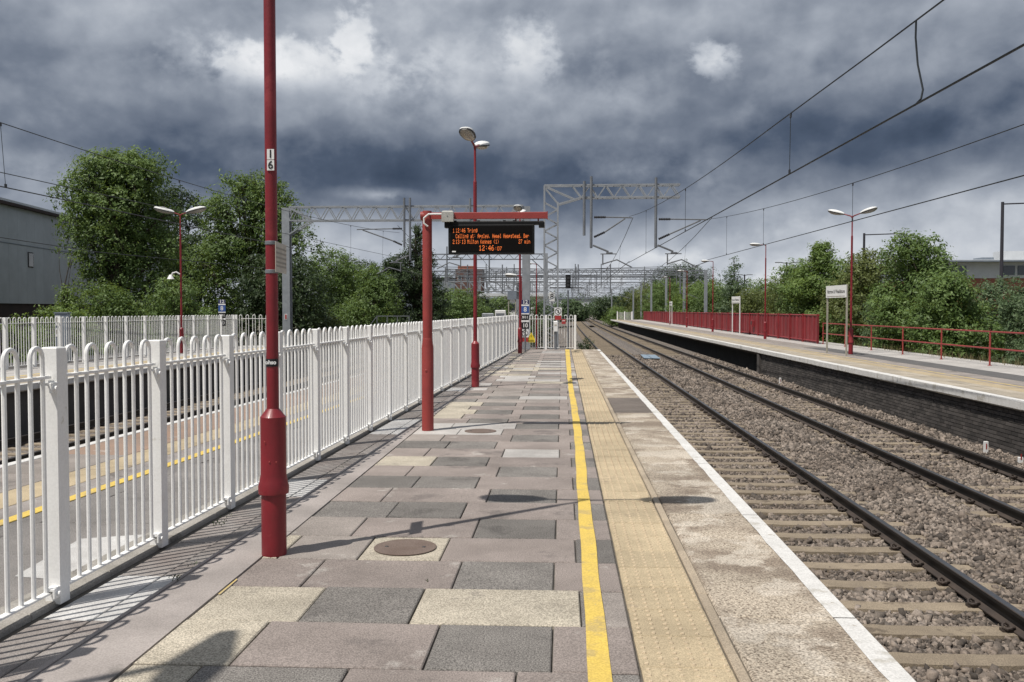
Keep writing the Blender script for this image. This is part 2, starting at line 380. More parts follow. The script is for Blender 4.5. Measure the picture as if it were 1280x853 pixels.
def text_mesh(body, size, material, align='CENTER', bold=0.):
    key = (body, size, material, align, bold)
    if key in _txt: return _txt[key]
    cu = bpy.data.curves.new('lettering', 'FONT'); cu.body = body; cu.size = size; cu.align_x = align; cu.align_y = 'CENTER'
    cu.extrude = .0008; cu.offset = bold; cu.resolution_u = 3
    o = bpy.data.objects.new('lettering', cu); col.objects.link(o)
    dg = bpy.context.evaluated_depsgraph_get()
    me = bpy.data.meshes.new_from_object(o.evaluated_get(dg)); me.materials.clear(); me.materials.append(MATS[material])
    bpy.data.objects.remove(o); _txt[key] = me
    return me
FACE = (R(90), 0, 0)          # lettering that faces the camera (-Y)

# ================================================================== GROUND AND TRACKS
def curve(y): return 4.2e-5 * max(0., y - 100) ** 2
gb = MB(); gb.quad((-1500, -400, -1.36), (1500, -400, -1.36), (1500, 2600, -1.36), (-1500, 2600, -1.36))
g = gb.obj('ground', 'soil'); g['kind'] = 'structure'

YS = [-12, 0, 10, 20, 30, 45, 60, 80, 100] + list(range(115, 620, 15))
def strip(pts_fn, ys, name, mats, parent=None):
    """sheet from a list of (x,z) stations swept along y"""
    mb = MB(); n = None
    for y in ys:
        p = pts_fn(y); n = len(p); mb.v += [(a, y, b) for a, b in p]
    for i in range(len(ys) - 1):
        for k in range(n - 1):
            a = i * n + k; mb.f.append((a, a + 1, a + n + 1, a + n)); mb.m.append(0)
    return mb.obj(name, mats, parent)
def bed(y):
    c = curve(y)
    if y < 37.6: left = [(1.50, -1.12)]
    else: left = [(-1.5 + c, -1.33), (.2 + c, -1.2), (1.6 + c, -1.12)]
    r = [(8.2 + c, -1.0)] if y < 160 else [(8.2 + c, -1.02), (9.4 + c, -1.3)]
    return left + [(1.9 + c, -1.125), (3.9 + c, -1.125), (4.3 + c, -1.09), (4.77 + c, -1.06), (5.2 + c, -1.09), (5.65 + c, -1.125), (7.3 + c, -1.125), (7.6 + c, -1.06)] + r
o = strip(bed, [y for y in YS if y < 37.6] + [37.59], 'trackbed', 'ballast_bed'); o['kind'] = 'structure'
o = strip(bed, [37.6] + [y for y in YS if y > 38 and y < 160], 'trackbed', 'ballast_bed'); o['kind'] = 'structure'
o = strip(bed, [160] + [y for y in YS if y > 160], 'trackbed', 'ballast_bed'); o['kind'] = 'structure'
LX = lambda y: -7.95 + .055 * y if y < 60 else -4.65 - .0 * y        # centre of the first left track
LX2 = lambda y: -10.45 + .022 * y if y < 60 else -9.13
o = strip(lambda y: [(-12.2, -1.12), (-11.5, -1.1), (LX(y) + 1.9, -1.1), (min(LX(y) + 3.0, -1.6), -1.12)] if y <= 60 else [(-13, -1.3), (-11, -1.12), (-3, -1.12), (-1.55 + curve(y), -1.31)],
          [-12, 0, 10, 20, 30, 37, 38, 48, 60] , 'trackbed', 'ballast_bed'); o['kind'] = 'structure'
o = strip(lambda y: [(-13 + curve(y), -1.33), (-11 + curve(y), -1.12), (-3 + curve(y), -1.12), (-1.5 + curve(y), -1.34)], [60] + [y for y in YS if y > 60], 'trackbed', 'ballast_bed'); o['kind'] = 'structure'

RAILP = [(-.068, -.158), (.068, -.158), (.068, -.147), (.010, -.128), (.010, -.045), (.0345, -.034), (.0345, -.006), (.029, 0), (-.029, 0), (-.0345, -.006), (-.0345, -.034), (-.010, -.045), (-.010, -.128), (-.068, -.147)]
def rail(xf, ys, parent):
    mb = MB(); n = len(RAILP)
    for y in ys: mb.v += [(xf(y) + a, y, -.915 + b) for a, b in RAILP]
    for i in range(len(ys) - 1):
        for k in range(n):
            a = i * n + k; b = i * n + (k + 1) % n
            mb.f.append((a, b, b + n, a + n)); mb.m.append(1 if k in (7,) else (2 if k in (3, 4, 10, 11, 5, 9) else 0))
    return mb.obj('rail', ['rail_side', 'rail_head', 'rail_web'], parent)
slp = MB()
pr = [(-.13, -.2), (.13, -.2), (.115, 0), (-.115, 0)]
for sx in (-1.25, 1.25): slp.v += [(sx, a, b) for a, b in pr]
# a sleeper with a dipped middle
slp = MB(); st = [(-1.25, .012), (-1.0, .0), (-.42, .0), (-.3, -.006), (.3, -.006), (.42, 0), (1.0, 0), (1.25, .012)]
for sx, dz in st: slp.v += [(sx, -.135, -.2), (sx, .135, -.2), (sx, .115, -dz - .0 if abs(sx) > .9 else dz), (sx, -.115, -dz - .0 if abs(sx) > .9 else dz)]
for i in range(len(st) - 1):
    for k in range(4):
        a = i * 4 + k; b = i * 4 + (k + 1) % 4; slp.f.append((a, a + 4, b + 4, b)); slp.m.append(0)
slp.f += [(0, 1, 2, 3), (31, 30, 29, 28)]; slp.m += [0, 0]
SLEEPER = slp.mesh('sleeper', 'sleeper')
clip = MB(); clip.tube([(0, -.05, .0), (.0, -.05, .035), (.03, -.045, .055), (.065, -.015, .05), (.075, .02, .035), (.05, .05, .03), (.015, .045, .04), (-.02, .02, .035), (-.03, -.01, .03)], .011, 6)
clip.box((.03, 0, .006), (.10, .07, .03))
CLIP = clip.mesh('rail_clip', 'rail_side')
def track(xf, y0, y1, full_to, clips_to, bury=0.):
    t = struct('railway_track')
    ys = [y for y in YS if y0 <= y <= y1]
    for s in (-.7525, .7525): rail(lambda y, s=s: xf(y) + s, ys, t)
    y = y0 + .3; far = MB()
    while y < y1 - 5:
        z = -1.076 - bury * (.5 + .5 * math.sin(y * .9)) + random.uniform(-.008, .008)
        if y < full_to:
            if y > 2: put('sleeper', SLEEPER, t, (xf(y) + random.uniform(-.03, .03), y, z), R(random.uniform(-.6, .6)))
            if 3 < y < clips_to:
                for s in (-.7525, .7525):
                    for q in (-1, 1): put('rail_clip', CLIP, t, (xf(y) + s + q * .07, y, -1.074), 0 if q > 0 else math.pi)
        elif y < 260:
            far.box((xf(y), y, z - .05), (2.5, .25, .1), bottom=False)
        y += .65
    f = far.obj('sleeper', 'sleeper', t); f['kind'] = 'stuff'
    return t
track(lambda y: 3.055 + curve(y), -12, 600, 95, 26)
track(lambda y: 6.50 + curve(y), -12, 600, 95, 20, .03)
track(lambda y: LX(y) + (curve(y) if y > 60 else 0), 0, 600, 60, 0)
track(lambda y: LX2(y) + (curve(y) if y > 60 else 0), 0, 600, 60, 0)

# loose ballast stones as real geometry
def ballast_stones():
    V0 = np.array([(-1,-1,-1),(1,-1,-1),(1,1,-1),(-1,1,-1),(-1,-1,1),(1,-1,1),(1,1,1),(-1,1,1)], float) * .78
    F0 = np.array([(0,3,2),(0,2,1),(4,5,6),(4,6,7),(0,1,5),(0,5,4),(1,2,6),(1,6,5),(2,3,7),(2,7,6),(3,0,4),(3,4,7)])
    areas = [(1.66, 8.05, 3.2, 10, 1350, 1.0), (1.66, 8.05, 10, 17, 900, 1.05), (1.66, 8.05, 17, 30, 420, 1.25), (1.66, 8.05, 30, 55, 150, 1.6)]
    P = []; S = []
    for x0, x1, y0, y1, dens, sc in areas:
        n = int((x1 - x0) * (y1 - y0) * dens); p = np.stack([rng.uniform(x0, x1, n), rng.uniform(y0, y1, n)], 1)
        # only where the camera (or a step aside of it) could see
        keep = p[:, 0] < p[:, 1] * .62 + 1.2
        p = p[keep]; P.append(p); S.append(np.full(len(p), sc))
    P = np.concatenate(P); S = np.concatenate(S); n = len(P)
    bx = np.array([a for a, b in bed(0)]); bz = np.array([b for a, b in bed(0)])
    z = np.interp(P[:, 0], bx, bz)
    on_rail = np.zeros(n, bool)
    for c in (3.055, 6.5):
        for s in (-.7525, .7525): on_rail |= abs(P[:, 0] - c - s) < .085
    for c, bury in ((3.055, .0), (6.5, .5)):                       # keep sleepers of the near track clear
        ph = ((P[:, 1] + 12 - .3 + .325) % .65) - .325
        inb = (abs(P[:, 0] - c) < 1.24) & (abs(ph) < .125)
        on_rail |= inb & (rng.uniform(0, 1, n) > (.02 if c < 5 else .45))
    P = P[~on_rail]; z = z[~on_rail]; S = S[~on_rail]; n = len(P)
    r = rng.lognormal(0, .30, n) * .0195 * S
    sc = r[:, None] * rng.uniform(.5, 1.3, (n, 3))
    q = rng.normal(size=(n, 4)); q /= np.linalg.norm(q, axis=1)[:, None]; w, x, y, zz = q.T
    Rm = np.stack([np.stack([1-2*(y*y+zz*zz), 2*(x*y-zz*w), 2*(x*zz+y*w)], 1), np.stack([2*(x*y+zz*w), 1-2*(x*x+zz*zz), 2*(y*zz-x*w)], 1), np.stack([2*(x*zz-y*w), 2*(y*zz+x*w), 1-2*(x*x+y*y)], 1)], 1)
    base = V0[None] + rng.uniform(-.42, .42, (n, 8, 3))
    V = np.einsum('nij,nkj->nki', Rm, base * sc[:, None, :])
    V[:, :, 0] += P[:, 0:1]; V[:, :, 1] += P[:, 1:2]; V[:, :, 2] += (z + r * rng.uniform(.1, .75, n))[:, None]
    F = (F0[None] + 8 * np.arange(n)[:, None, None]).reshape(-1, 3)
    o = put('ballast', np_mesh('ballast', V.reshape(-1, 3), F, 'ballast')); o['kind'] = 'stuff'
    print('ballast stones', n)
ballast_stones()

# ================================================================== OUR PLATFORM
PEND = 37.6
plat = struct('platform')
def lex(y): return -6.30 + .056 * y                  # left edge of the island
mb = MB(); ys = [-8, 37.6]
mb.prism([(lex(-8), -8, -1.36), (1.47, -8, -1.36), (1.47, PEND, -1.36), (lex(PEND), PEND, -1.36)], (0, 0, 1.30))
mb.obj('platform_body', 'platform_face', plat)
mb = MB(); mb.quad((lex(-8) + .02, -8, -.018), (1.46, -8, -.018), (1.46, PEND - .01, -.018), (lex(PEND) + .02, PEND - .01, -.018)); mb.obj('bedding', 'joint', plat)
# slab library: shared meshes by size and finish
_sl = {}
def slab(x0, x1, y0, y1, finish, name='paving_slab', gap=.009, z=0., th=.05, parent=plat, ch=.006, jit=.0028):
    w = round(x1 - x0 - gap, 3); l = round(y1 - y0 - gap, 3)
    key = (w, l, finish, th, ch, name)
    if key not in _sl: _sl[key] = MB().box((0, 0, -th / 2), (w, l, th), ch=ch, bottom=False).mesh(name, finish)
    return put(name, _sl[key], parent, ((x0 + x1) / 2 + random.uniform(-.001, .001), (y0 + y1) / 2, z + random.uniform(-jit, jit)),
               rot=(R(random.uniform(-.16, .16)), R(random.uniform(-.14, .14)), R(random.uniform(-.2, .2))))
ROW0 = 4.02; RP = .594
XL = -1.945; XR = .346
k = -4; row_y = lambda k: ROW0 + RP * k
D, Pk, C, Pa, G = 'slab_dark', 'slab_pink', 'slab_cream', 'slab_pale', 'slab_grey'
fixed = {  # rows copied from the photograph: (joints, finishes)
 -1: ([XL, -1.62, -.95, -.20, .13, XR], [C, D, Pk, Pk, D]),
 0: ([XL, -1.50, -.62, -.045, XR], [C, Pk, D, Pk]),
 1: ([XL, -1.36, -.785, .10, .15, XR], [C, D, C, D, 'slab_grey']),
 2: ([XL, -1.52, -.635, -.048, XR], [Pk, Pk, D, Pk]),
 3: ([XL, -1.84, -1.32, -.785, .09, XR], [C, G, C, Pk, D]),
 4: ([XL, -1.50, -.63, -.045, XR], [G, Pk, D, Pk]),
 5: ([XL, -1.36, -.785, .10, XR], [D, D, Pk, D]),
 6: ([XL, -1.52, -.635, -.048, XR], [Pk, Pk, D, Pk]),
 7: ([XL, -1.36, -.785, .10, XR], [D, D, Pk, D]),
 8: ([XL, -1.52, -.635, -.048, XR], [Pk, Pk, D, Pk]),
 9: ([XL, -1.36, -.785, .10, XR], [C, D, Pk, D]),
 10: ([XL, -1.52, -.66, -.03, XR], [Pk, Pk, Pa, Pk]),
 11: ([XL, -1.36, -.785, .10, XR], [D, D, Pk, D]),
 12: ([XL, -1.50, -.63, -.045, XR], [G, Pk, D, Pk]),
 13: ([XL, -1.36, -.785, .10, XR], [Pa, Pa, Pk, D]),
 14: ([XL, -1.52, -.635, -.048, XR], [Pa, Pa, D, Pk]),
 15: ([XL, -1.36, -.785, .10, XR], [Pk, D, Pk, D]),
 16: ([XL, -1.50, -.63, -.045, XR], [C, Pk, D, Pk]),
 17: ([XL, -1.36, -.785, .10, XR], [C, D, Pk, D]),
 18: ([XL, -1.52, -.635, -.048, XR], [C, Pk, D, Pk])}
MANHOLE_ROWS = {3: 2, 13: 1}
nrow = int((PEND - ROW0) / RP)
for k in range(-6, nrow + 1):
    y0 = row_y(k); y1 = min(row_y(k + 1), PEND - .02)
    if y1 - y0 < .1: continue
    if k in fixed: js, fs = fixed[k]
    elif k % 2 == 0:
        js = [XL, -1.52, -.635, -.048, XR]; fs = [random.choice([Pk, G, C, D]), random.choice([Pk, Pk, G]), D if random.random() < .8 else G, Pk]
    else:
        js = [XL, -1.36, -.785, .10, XR]; fs = [random.choice([D, D, Pk, C]), random.choice([D, D, G]), random.choice([Pk, Pk, Pa]), random.choice([D, G])]
    if 24 <= k < 40 and k not in fixed: fs = [random.choice([Pa, Pk, G, C]) if f != D or random.random() < .4 else f for f in fs]
    for i, f in enumerate(fs):
        xa, xb = js[i], js[i + 1]
        slab(xa, xb, y0, y1, f)
# manhole covers let into slabs
def manhole(x, y, r, label):
    t = thing('manhole_cover', label, 'manhole cover', (x, y, .0035), group='manhole covers in the platform')
    mb = MB().lathe([(r, -.002), (r, .003), (r - .008, .005), (r - .02, .003), (0.03, .0035), (.02, .005)], 40); mb.obj('lid', 'iron', t, smooth=False)
    for q in (-1, 1): MB().lathe([(.014, 0), (.010, .003)], 10).obj('lifting_key', 'dark_rim', t, loc=(q * r * .6, 0, .004))
    return t
manhole(-1.055, row_y(3) + .30, .21, 'round rusty iron manhole cover near the numbered red lamp post')
manhole(-1.08, row_y(13) + .33, .21, 'round dark manhole cover beside the departure board post')
# tactile strip
TX0, TX1 = .348, .762
bl = MB(); k = 0
def tac_dx(y): return 0.0
y = 2.9 - .4 * 6
tj = []
while y < PEND - .05:
    slab(TX0, TX1, y, min(y + .4, PEND - .03), 'tactile', 'tactile_slab', gap=.011, z=.002); 
    if 2.8 < y:
        for a in range(6):
            for b in range(6):
                cx = TX0 + .035 + a * .0706; cy = y + .034 + b * .0664; n = 6 if y < 9 else 4; o = len(bl.v)
                for rr, zz in ((.0125, .002), (.008, .0085)):
                    for q in range(n): bl.v.append((cx + rr * math.cos(6.283 * q / n), cy + rr * math.sin(6.283 * q / n), zz))
                for q in range(n): bl.f.append((o + q, o + (q + 1) % n, o + n + (q + 1) % n, o + n + q)); bl.m.append(0)
                bl.f.append(tuple(o + n + q for q in range(n))); bl.m.append(0)
    y += .4
o = bl.obj('tactile_blisters', 'tactile_bump', plat); o['kind'] = 'stuff'
y = -1.2
while y < PEND - .05:
    slab(TX1 + .002, TX1 + .060, y, min(y + .915, PEND - .03), 'tactile_kerb', 'edging_strip', gap=.005); y += .915
# copings at the platform edge, with a white painted nosing
y = 4.81 - 2.405 * 4
while y < PEND - .05:
    y1 = min(y + 2.405, PEND - .01); patch = 14.0 < y < 16
    c = slab(.823, 1.53, y, y1, 'coping_patch' if 14.0 < y < 15.6 else 'coping', 'coping_slab', gap=.008, th=.12, ch=.012, jit=.003)
    w = MB(); n = 14; L0 = y + .006; L1 = y1 - .006
    for i in range(n + 1):
        yy = L0 + (L1 - L0) * i / n; xi = 1.405 + random.uniform(-.006, .006)
        w.v += [(xi, yy, .0045), (1.5205, yy, .0045), (1.534, yy, -.010), (1.534, yy, -.09)]
    for i in range(n):
        for q in range(3): a = i * 4 + q; w.f.append((a, a + 1, a + 5, a + 4)); w.m.append(0)
    w.obj('white_edge', 'white_line', plat)
    y += 2.405
# yellow line, hand laid and slightly wavering
w = MB(); n = 120
for i in range(n + 1):
    yy = .5 + (PEND - .7) * i / n
    xo = .036 * math.exp(-((yy - 12.5) / 5.5) ** 2) + .002 * math.sin(yy * 1.3) + .003 * math.sin(yy * 4.3)
    wl = .102 + max(0, yy - 20) * .004
    w.v += [(.114 + xo, yy, .008), (.114 + xo + wl + .003 * math.sin(yy * 2.1), yy, .008)]
for i in range(n): a = i * 2; w.f.append((a, a + 1, a + 3, a + 2)); w.m.append(0)
w.obj('yellow_line', 'yellow_line', plat)
# gutter concrete strip and slabs between it and the fence
def fx(y): return -2.90 + .0277 * y                      # fence line
for a, b in ((-3, 6.5), (6.5, 15.8), (15.8, 26.7), (26.7, PEND - .02)):
    w = MB(); w.prism([(fx(a) + .495, a + .004, -.05), (XL - .004, a + .004, -.05), (XL - .004, b - .004, -.05), (fx(b) + .495, b - .004, -.05)] if fx(b) + .495 < XL else
                      [(fx(a) + .495, a + .004, -.05), (XL - .004, a + .004, -.05), (XL - .004, b - .004, -.05), (XL - .03, b - .004, -.05)], (0, 0, .052))
    w.obj('gutter_channel', 'gutter_concrete', plat)
y = .6; k = 0; fa = math.atan(.0277)
pale = {5, 9, 14, 15, 22}
SG = {}
while y < PEND - .4:
    L_ = .80
    for xa, xb in (((.06, .33), (.334, .46))):
        key = (xa, 'strip_pale' if k in pale else 'strip_dark')
        if key not in SG: SG[key] = MB().box((0, 0, -.025), (xb - xa - .006, L_ - .008, .05), ch=.004, bottom=False).mesh('gutter_slab', key[1])
        put('gutter_slab', SG[key], plat, (fx(y + L_ / 2) + (xa + xb) / 2, y + L_ / 2, -.010 + random.uniform(-.003, .003)), rot=(0, R(random.uniform(-.5, .5)), -fa + R(random.uniform(-.3, .3))))
    w = MB()
    put('kerb_stone', SG.setdefault('kerb', MB().box((0, 0, 0), (.024, L_ - .006, .06), ch=.004, bottom=False).mesh('kerb_stone', 'gutter_concrete')), plat, (fx(y + L_ / 2) + .478, y + L_ / 2, -.02), -fa)
    put('fence_plinth', SG.setdefault('plinth', MB().box((0, 0, 0), (.24, L_ - .006, .07), ch=.008, bottom=False).mesh('fence_plinth', 'kerb_concrete')), plat, (fx(y + L_ / 2) - .105, y + L_ / 2, -.018), -fa)
    y += L_; k += 1
# the half of the island beyond the fence
y = .4
while y < PEND - .3:
    xe = lex(y + .45); xs = fx(y + .45) - .23; n = max(1, round((xs - (xe + 1.98)) / .9)); wd = round((xs - (xe + 1.98)) / n, 2)
    for i in range(n): slab(xs - wd * (i + 1), xs - wd * i, y, y + .9, 'left_paving', 'flagstone', gap=.008)
    y += .9
la = math.atan(.056)
y = .3; k = 0
TL = MB().box((0, 0, -.025), (.42, .394, .05), ch=.004, bottom=False).mesh('tactile_slab', 'tactile')
while y < PEND - .3:
    put('tactile_slab', TL, plat, (lex(y + .2) + 1.17, y + .2, .001), -la)
    if k % 3 == 0 and y < PEND - 1.2:
        f = 'left_edge' if not (y < 9.2) else 'slab_grey'
        SGk = SG.setdefault('le' + f, MB().box((0, 0, -.06), (.82, 1.19, .12), ch=.006, bottom=False).mesh('coping_slab', f))
        put('coping_slab', SGk, plat, (lex(y + .6) + .53, y + .6, random.uniform(-.002, .002)), -la)
        put('white_edge', SG.setdefault('lwe', MB().box((0, 0, -.05), (.12, 1.194, .12), ch=.004).mesh('white_edge', 'white_line')), plat, (lex(y + .6) + .055, y + .6, -.005), -la)
    if k % 3 == 0: put('edging_strip', SG.setdefault('ledge', MB().box((0, 0, -.025), (.28, 1.19, .05), ch=.004, bottom=False).mesh('edging_strip', 'strip_dark')), plat, (lex(y + .6) + 1.525, y + .6, -.002), -la)
    y += .4; k += 1
w = MB(); w.prism([(lex(.4) + 1.66, .4, -.03), (lex(.4) + 1.775, .4, -.03), (lex(37.4) + 1.775, 37.4, -.03), (lex(37.4) + 1.66, 37.4, -.03)], (0, 0, .036)); w.obj('yellow_line', 'yellow_line', plat)
w = MB(); w.prism([(lex(.4) + 1.775, .4, -.03), (lex(.4) + 1.985, .4, -.03), (lex(37.4) + 1.985, 37.4, -.03), (lex(37.4) + 1.775, 37.4, -.03)], (0, 0, .028)); w.obj('edging_strip', 'left_paving', plat)
w = MB(); w.prism([(-3.28, 5.30, .001), (-2.98, 5.25, .001), (-2.96, 6.35, .001), (-3.36, 6.2, .001)], (0, 0, .004)); w.obj('cement_patch', 'strip_pale', plat)
w = MB(); w.poly([(-1.93, 5.02, .0065), (-1.918, 5.02, .0065), (-1.920, 5.3, .0065), (-1.93, 5.32, .0065)]); w.obj('paint_trace', 'yellow_faint', plat)
# weeds in the gutter
def weeds(spots):
    V = []; F = []; T = []
    for (x, y, n, r, h) in spots:
        for i in range(n):
            a = random.uniform(0, 6.28); d = r * random.random() ** .6; px, py = x + d * math.cos(a), y + d * math.sin(a) * 1.5
            b = random.uniform(0, 6.28); hh = h * random.uniform(.4, 1); wd = hh * .22; o = len(V)
            lean = hh * random.uniform(.3, 1.1)
            V += [(px, py, 0), (px + wd * math.cos(b + 1.57) + lean * .5 * math.cos(b), py + wd * math.sin(b + 1.57) + lean * .5 * math.sin(b), hh * .7), (px + lean * math.cos(b), py + lean * math.sin(b), hh * .8), (px - wd * math.cos(b + 1.57) + lean * .5 * math.cos(b), py - wd * math.sin(b + 1.57) + lean * .5 * math.sin(b), hh * .7)]
            F.append((o, o + 1, o + 2, o + 3)); T.append(random.random())
    o = put('weeds', np_mesh('weeds', np.array(V), np.array(F), 'leaf_dark', np.array(T))); o['kind'] = 'stuff'
weeds([(-2.30, 5.30, 14, .05, .03), (-2.32, 5.6, 8, .04, .02), (-2.56, 6.7, 16, .06, .035), (-2.6, 6.95, 10, .05, .025), (-.79, 5.35, 6, .02, .015), (-2.25, 9.2, 8, .05, .02)])

# ================================================================== FENCES
post_mb = MB().box((0, 0, .70), (.085, .092, 1.40), ch=.006); POST = post_mb.mesh('post', 'white_paint')
def hoop_mesh(r, seg, arc, name='hoop', material='white_paint'):
    w = .055; p = [(0, -w, .07)]
    for i in range(arc + 1):
        a = math.pi * i / arc; p.append((0, -w * math.cos(a), 1.345 + w * math.sin(a)))
    p.append((0, w, .07)); return MB().tube(p, r, seg).mesh(name, material, smooth=True)
HOOP = hoop_mesh(.0125, 8, 8); HOOPF = hoop_mesh(.0125, 5, 5)
RAILT = MB().box((0, 0, 0), (.035, 1.09, .016), ch=.003).mesh('rail', 'white_paint')
RAILB = MB().box((0, 0, 0), (.04, 1.09, .012), ch=.003).mesh('rail', 'white_paint')
br = MB().box((.012, -.075, -.012), (.05, .06, .012)); br.box((.040, -.070, -.03), (.010, .07, .055), ch=.003); br.tube([(.045, -.075, -.035), (.062, -.075, -.035)], .014, 8)
BRK = br.mesh('fixing_bracket', 'white_paint')
def hoop_fence(t, n0, n1, step, near_to, first_post=True, brk_to=12):
    for k in range(n0, n1 + 1):
        y = k * step; near = k < near_to
        put('post', POST, t, (0, y, 0))
        if k < brk_to:
            for z in (1.215, .105): put('fixing_bracket', BRK, t, (0, y, z))
        if k == n1: break
        put('rail', RAILT, t, (0, y + step / 2, 1.24)); put('rail', RAILB, t, (0, y + step / 2, .075))
        for i in range(5): put('hoop', HOOP if near else HOOPF, t, (0, y + .0525 + (step - .105) * (i + .5) / 5, 0))
t = thing('railing_fence', 'long white bow-topped fence running down the middle of the platform', 'fence', (fx(4.86), 4.86, 0), -fa)
hoop_fence(t, -3, 27, 1.2, 9)
t = thing('railing_fence', 'white bow-topped fence at the back of the far left platform', 'fence', (-15.25, 20.4, 0), -math.atan(.073))
hoop_fence(t, 0, 15, 1.2, 0, brk_to=0)
t = thing('railing_fence', 'short white bow-topped return fence behind the left stop marker', 'fence', (-13.88, 38.5, 0), -R(84))
hoop_fence(t, 0, 1, 1.5, 0, brk_to=0)
t = thing('railing_fence', 'white bow-topped fence closing off the end of the platform', 'fence', (-1.86, 37.5, 0), -R(90))
hoop_fence(t, 0, 2, 1.185, 0, brk_to=0)

# ================================================================== LAMP POSTS
def head_meshes():
    # lantern lofted along +X : white canopy over a glass bowl with a dark rim
    st = [(0, .045, .03, .012), (.06, .085, .055, .03), (.16, .135, .075, .06), (.32, .155, .085, .085), (.46, .145, .075, .08), (.55, .11, .05, .05), (.60, .06, .02, .015)]
    def loft(sgn, hs, z0):
        mb = MB(); n = 9
        for (x, w, h1, h2) in st:
            h = h1 if sgn > 0 else h2
            for i in range(n):
                a = math.pi * i / (n - 1); mb.v.append((x, w * hs * math.cos(a), z0 + sgn * h * math.sin(a) ** .75))
        for j in range(len(st) - 1):
            for i in range(n - 1):
                a = j * n + i; f = (a, a + 1, a + n + 1, a + n); mb.f.append(f if sgn > 0 else tuple(reversed(f))); mb.m.append(0)
        mb.f.append(tuple(range(n)) ); mb.m.append(0)
        mb.f.append(tuple((len(st) - 1) * n + i for i in range(n))); mb.m.append(0)
        return mb
    top = loft(1, 1.0, .008).mesh('canopy', 'lamp_white', True); bowl = loft(-1, .86, -.012).mesh('bowl', 'lamp_glass', True)
    rim = MB(); pts = [(x, w) for x, w, a, b in st]
    ring = [(x, w, 0) for x, w in pts] + [(x, -w, 0) for x, w in reversed(pts)]
    rim.prism([(x, w * 1.01, -.016) for x, w, _ in ring], (0, 0, .026))
    return top, bowl, rim.mesh('rim', 'dark_rim')
CANOPY, BOWL, RIM = head_meshes()
def make_lamp(label, loc, rz, h=5.2, tilt=12, arm=.42, pole_r=.040, simple=False, heads=(0, 180), base=True, group='red platform lamp posts', hs=1.0, sag=0.):
    t = thing('lamp_post', label, 'lamp post', loc, rz, group)
    pole = MB().lathe([(pole_r, 0), (pole_r * .96, h * .5), (pole_r * .92, h - .75), (pole_r * .9, h - .72), (pole_r * .62, h - .70), (pole_r * .6, h)], 14 if not simple else 8)
    pole.obj('pole', 'red_paint', t, True)
    if base:
        b = MB().lathe([(.080, 0), (.080, .44), (.079, .455)], 20); b.obj('base', 'red_paint', t, True)
        s = MB().lathe([(.080, .44), (.097, .405), (.099, .45), (.090, .485), (.083, .53), (.082, .905), (.043, .955), (.040, .96)], 24)
        s.obj('access_sleeve', 'red_paint', t, True)
        if not simple:
            d = MB().lathe([(.02, 0), (.02, .006)], 12)
    for a in heads:
        ca, sa = math.cos(R(a)), math.sin(R(a)); ti = R(tilt)
        am = MB().tube([(0, 0, h - .06), (.05 * ca, .05 * sa, h), (arm * ca, arm * sa, h + arm * math.tan(ti))], [pole_r * .62, pole_r * .6, pole_r * .5], 8)
        ao = am.obj('arm', 'red_paint', t, True)
        for me, nm in ((CANOPY, 'canopy'), (BOWL, 'bowl'), (RIM, 'rim')):
            o = put(nm, me, ao, ((arm - .02) * ca, (arm - .02) * sa, h + (arm - .02) * math.tan(ti)), rot=(0, -ti, R(a)))
            o.scale = (hs, hs, hs)
    return t
L16 = make_lamp('tall red lamp post numbered 16 with a small notice plate, nearest on the platform', (-1.885, 5.89, 0), R(0), 5.25, 10, .42)
# number plates, sticker and notice on the near post
for z, d in ((2.60, '1'), (2.53, '6')):
    o = MB().box((.012, -.042, z), (.046, .004, .066), ch=.0).obj('number_plate', 'sign_white', L16)
    put('digit', text_mesh(d, .072, 'sign_black', bold=.001), o, (.012, -.0455, z), rot=FACE)
st_ = MB(); n = 12
for i in range(n + 1):
    a = R(-165 + 150 * i / n)
    for z in (1.235, 1.285): st_.v.append((.0425 * math.cos(a), .0425 * math.sin(a), z))
for i in range(n): a = i * 2; st_.f.append((a, a + 2, a + 3, a + 1)); st_.m.append(0)
sk = st_.obj('sticker', 'sign_black', L16)
put('lettering', text_mesh('ohso', .036, 'sign_white', bold=.0012), sk, (.002, -.0445, 1.262), rot=FACE)
for z in (2.035, 1.85):
    MB().lathe([(.0405, -.012), (.0425, -.010), (.0425, .010), (.0405, .012)], 16, (0, 0, z)).obj('clamp_band', 'galv_mid', L16, True)
npl = bpy.data.objects.new('notice_plate', None)
u = Vector((-.12, .99, 0)).normalized(); nrm = Vector((.99, .12, 0)).normalized()
nb = MB(); q0 = Vector((.056, -.09, 1.845)); 
nb.prism([tuple(q0), tuple(q0 + u * .38), tuple(q0 + u * .38 + Vector((0, 0, .195))), tuple(q0 + Vector((0, 0, .195)))], tuple(nrm * -.004))
bpy.data.objects.remove(npl)
npo = nb.obj('notice_plate', 'notice_beige', L16)
pr_ = MB()
for z in (.15, .12, .09, .06, .035):
    a = q0 + u * .02 + nrm * .0015 + Vector((0, 0, z)); pr_.quad(tuple(a), tuple(a + u * .34), tuple(a + u * .34 + Vector((0, 0, .012))), tuple(a + Vector((0, 0, .012))))
pr_.obj('print', 'print_grey', npo)
for dx, dz in ((-.03, .75), (.0, .62), (.045, .62)): MB().lathe([(.006, 0), (.003, .004)], 8).obj('bolt', 'red_faded', L16, loc=(dx, -.083, dz)).rotation_euler = (R(90), 0, 0)

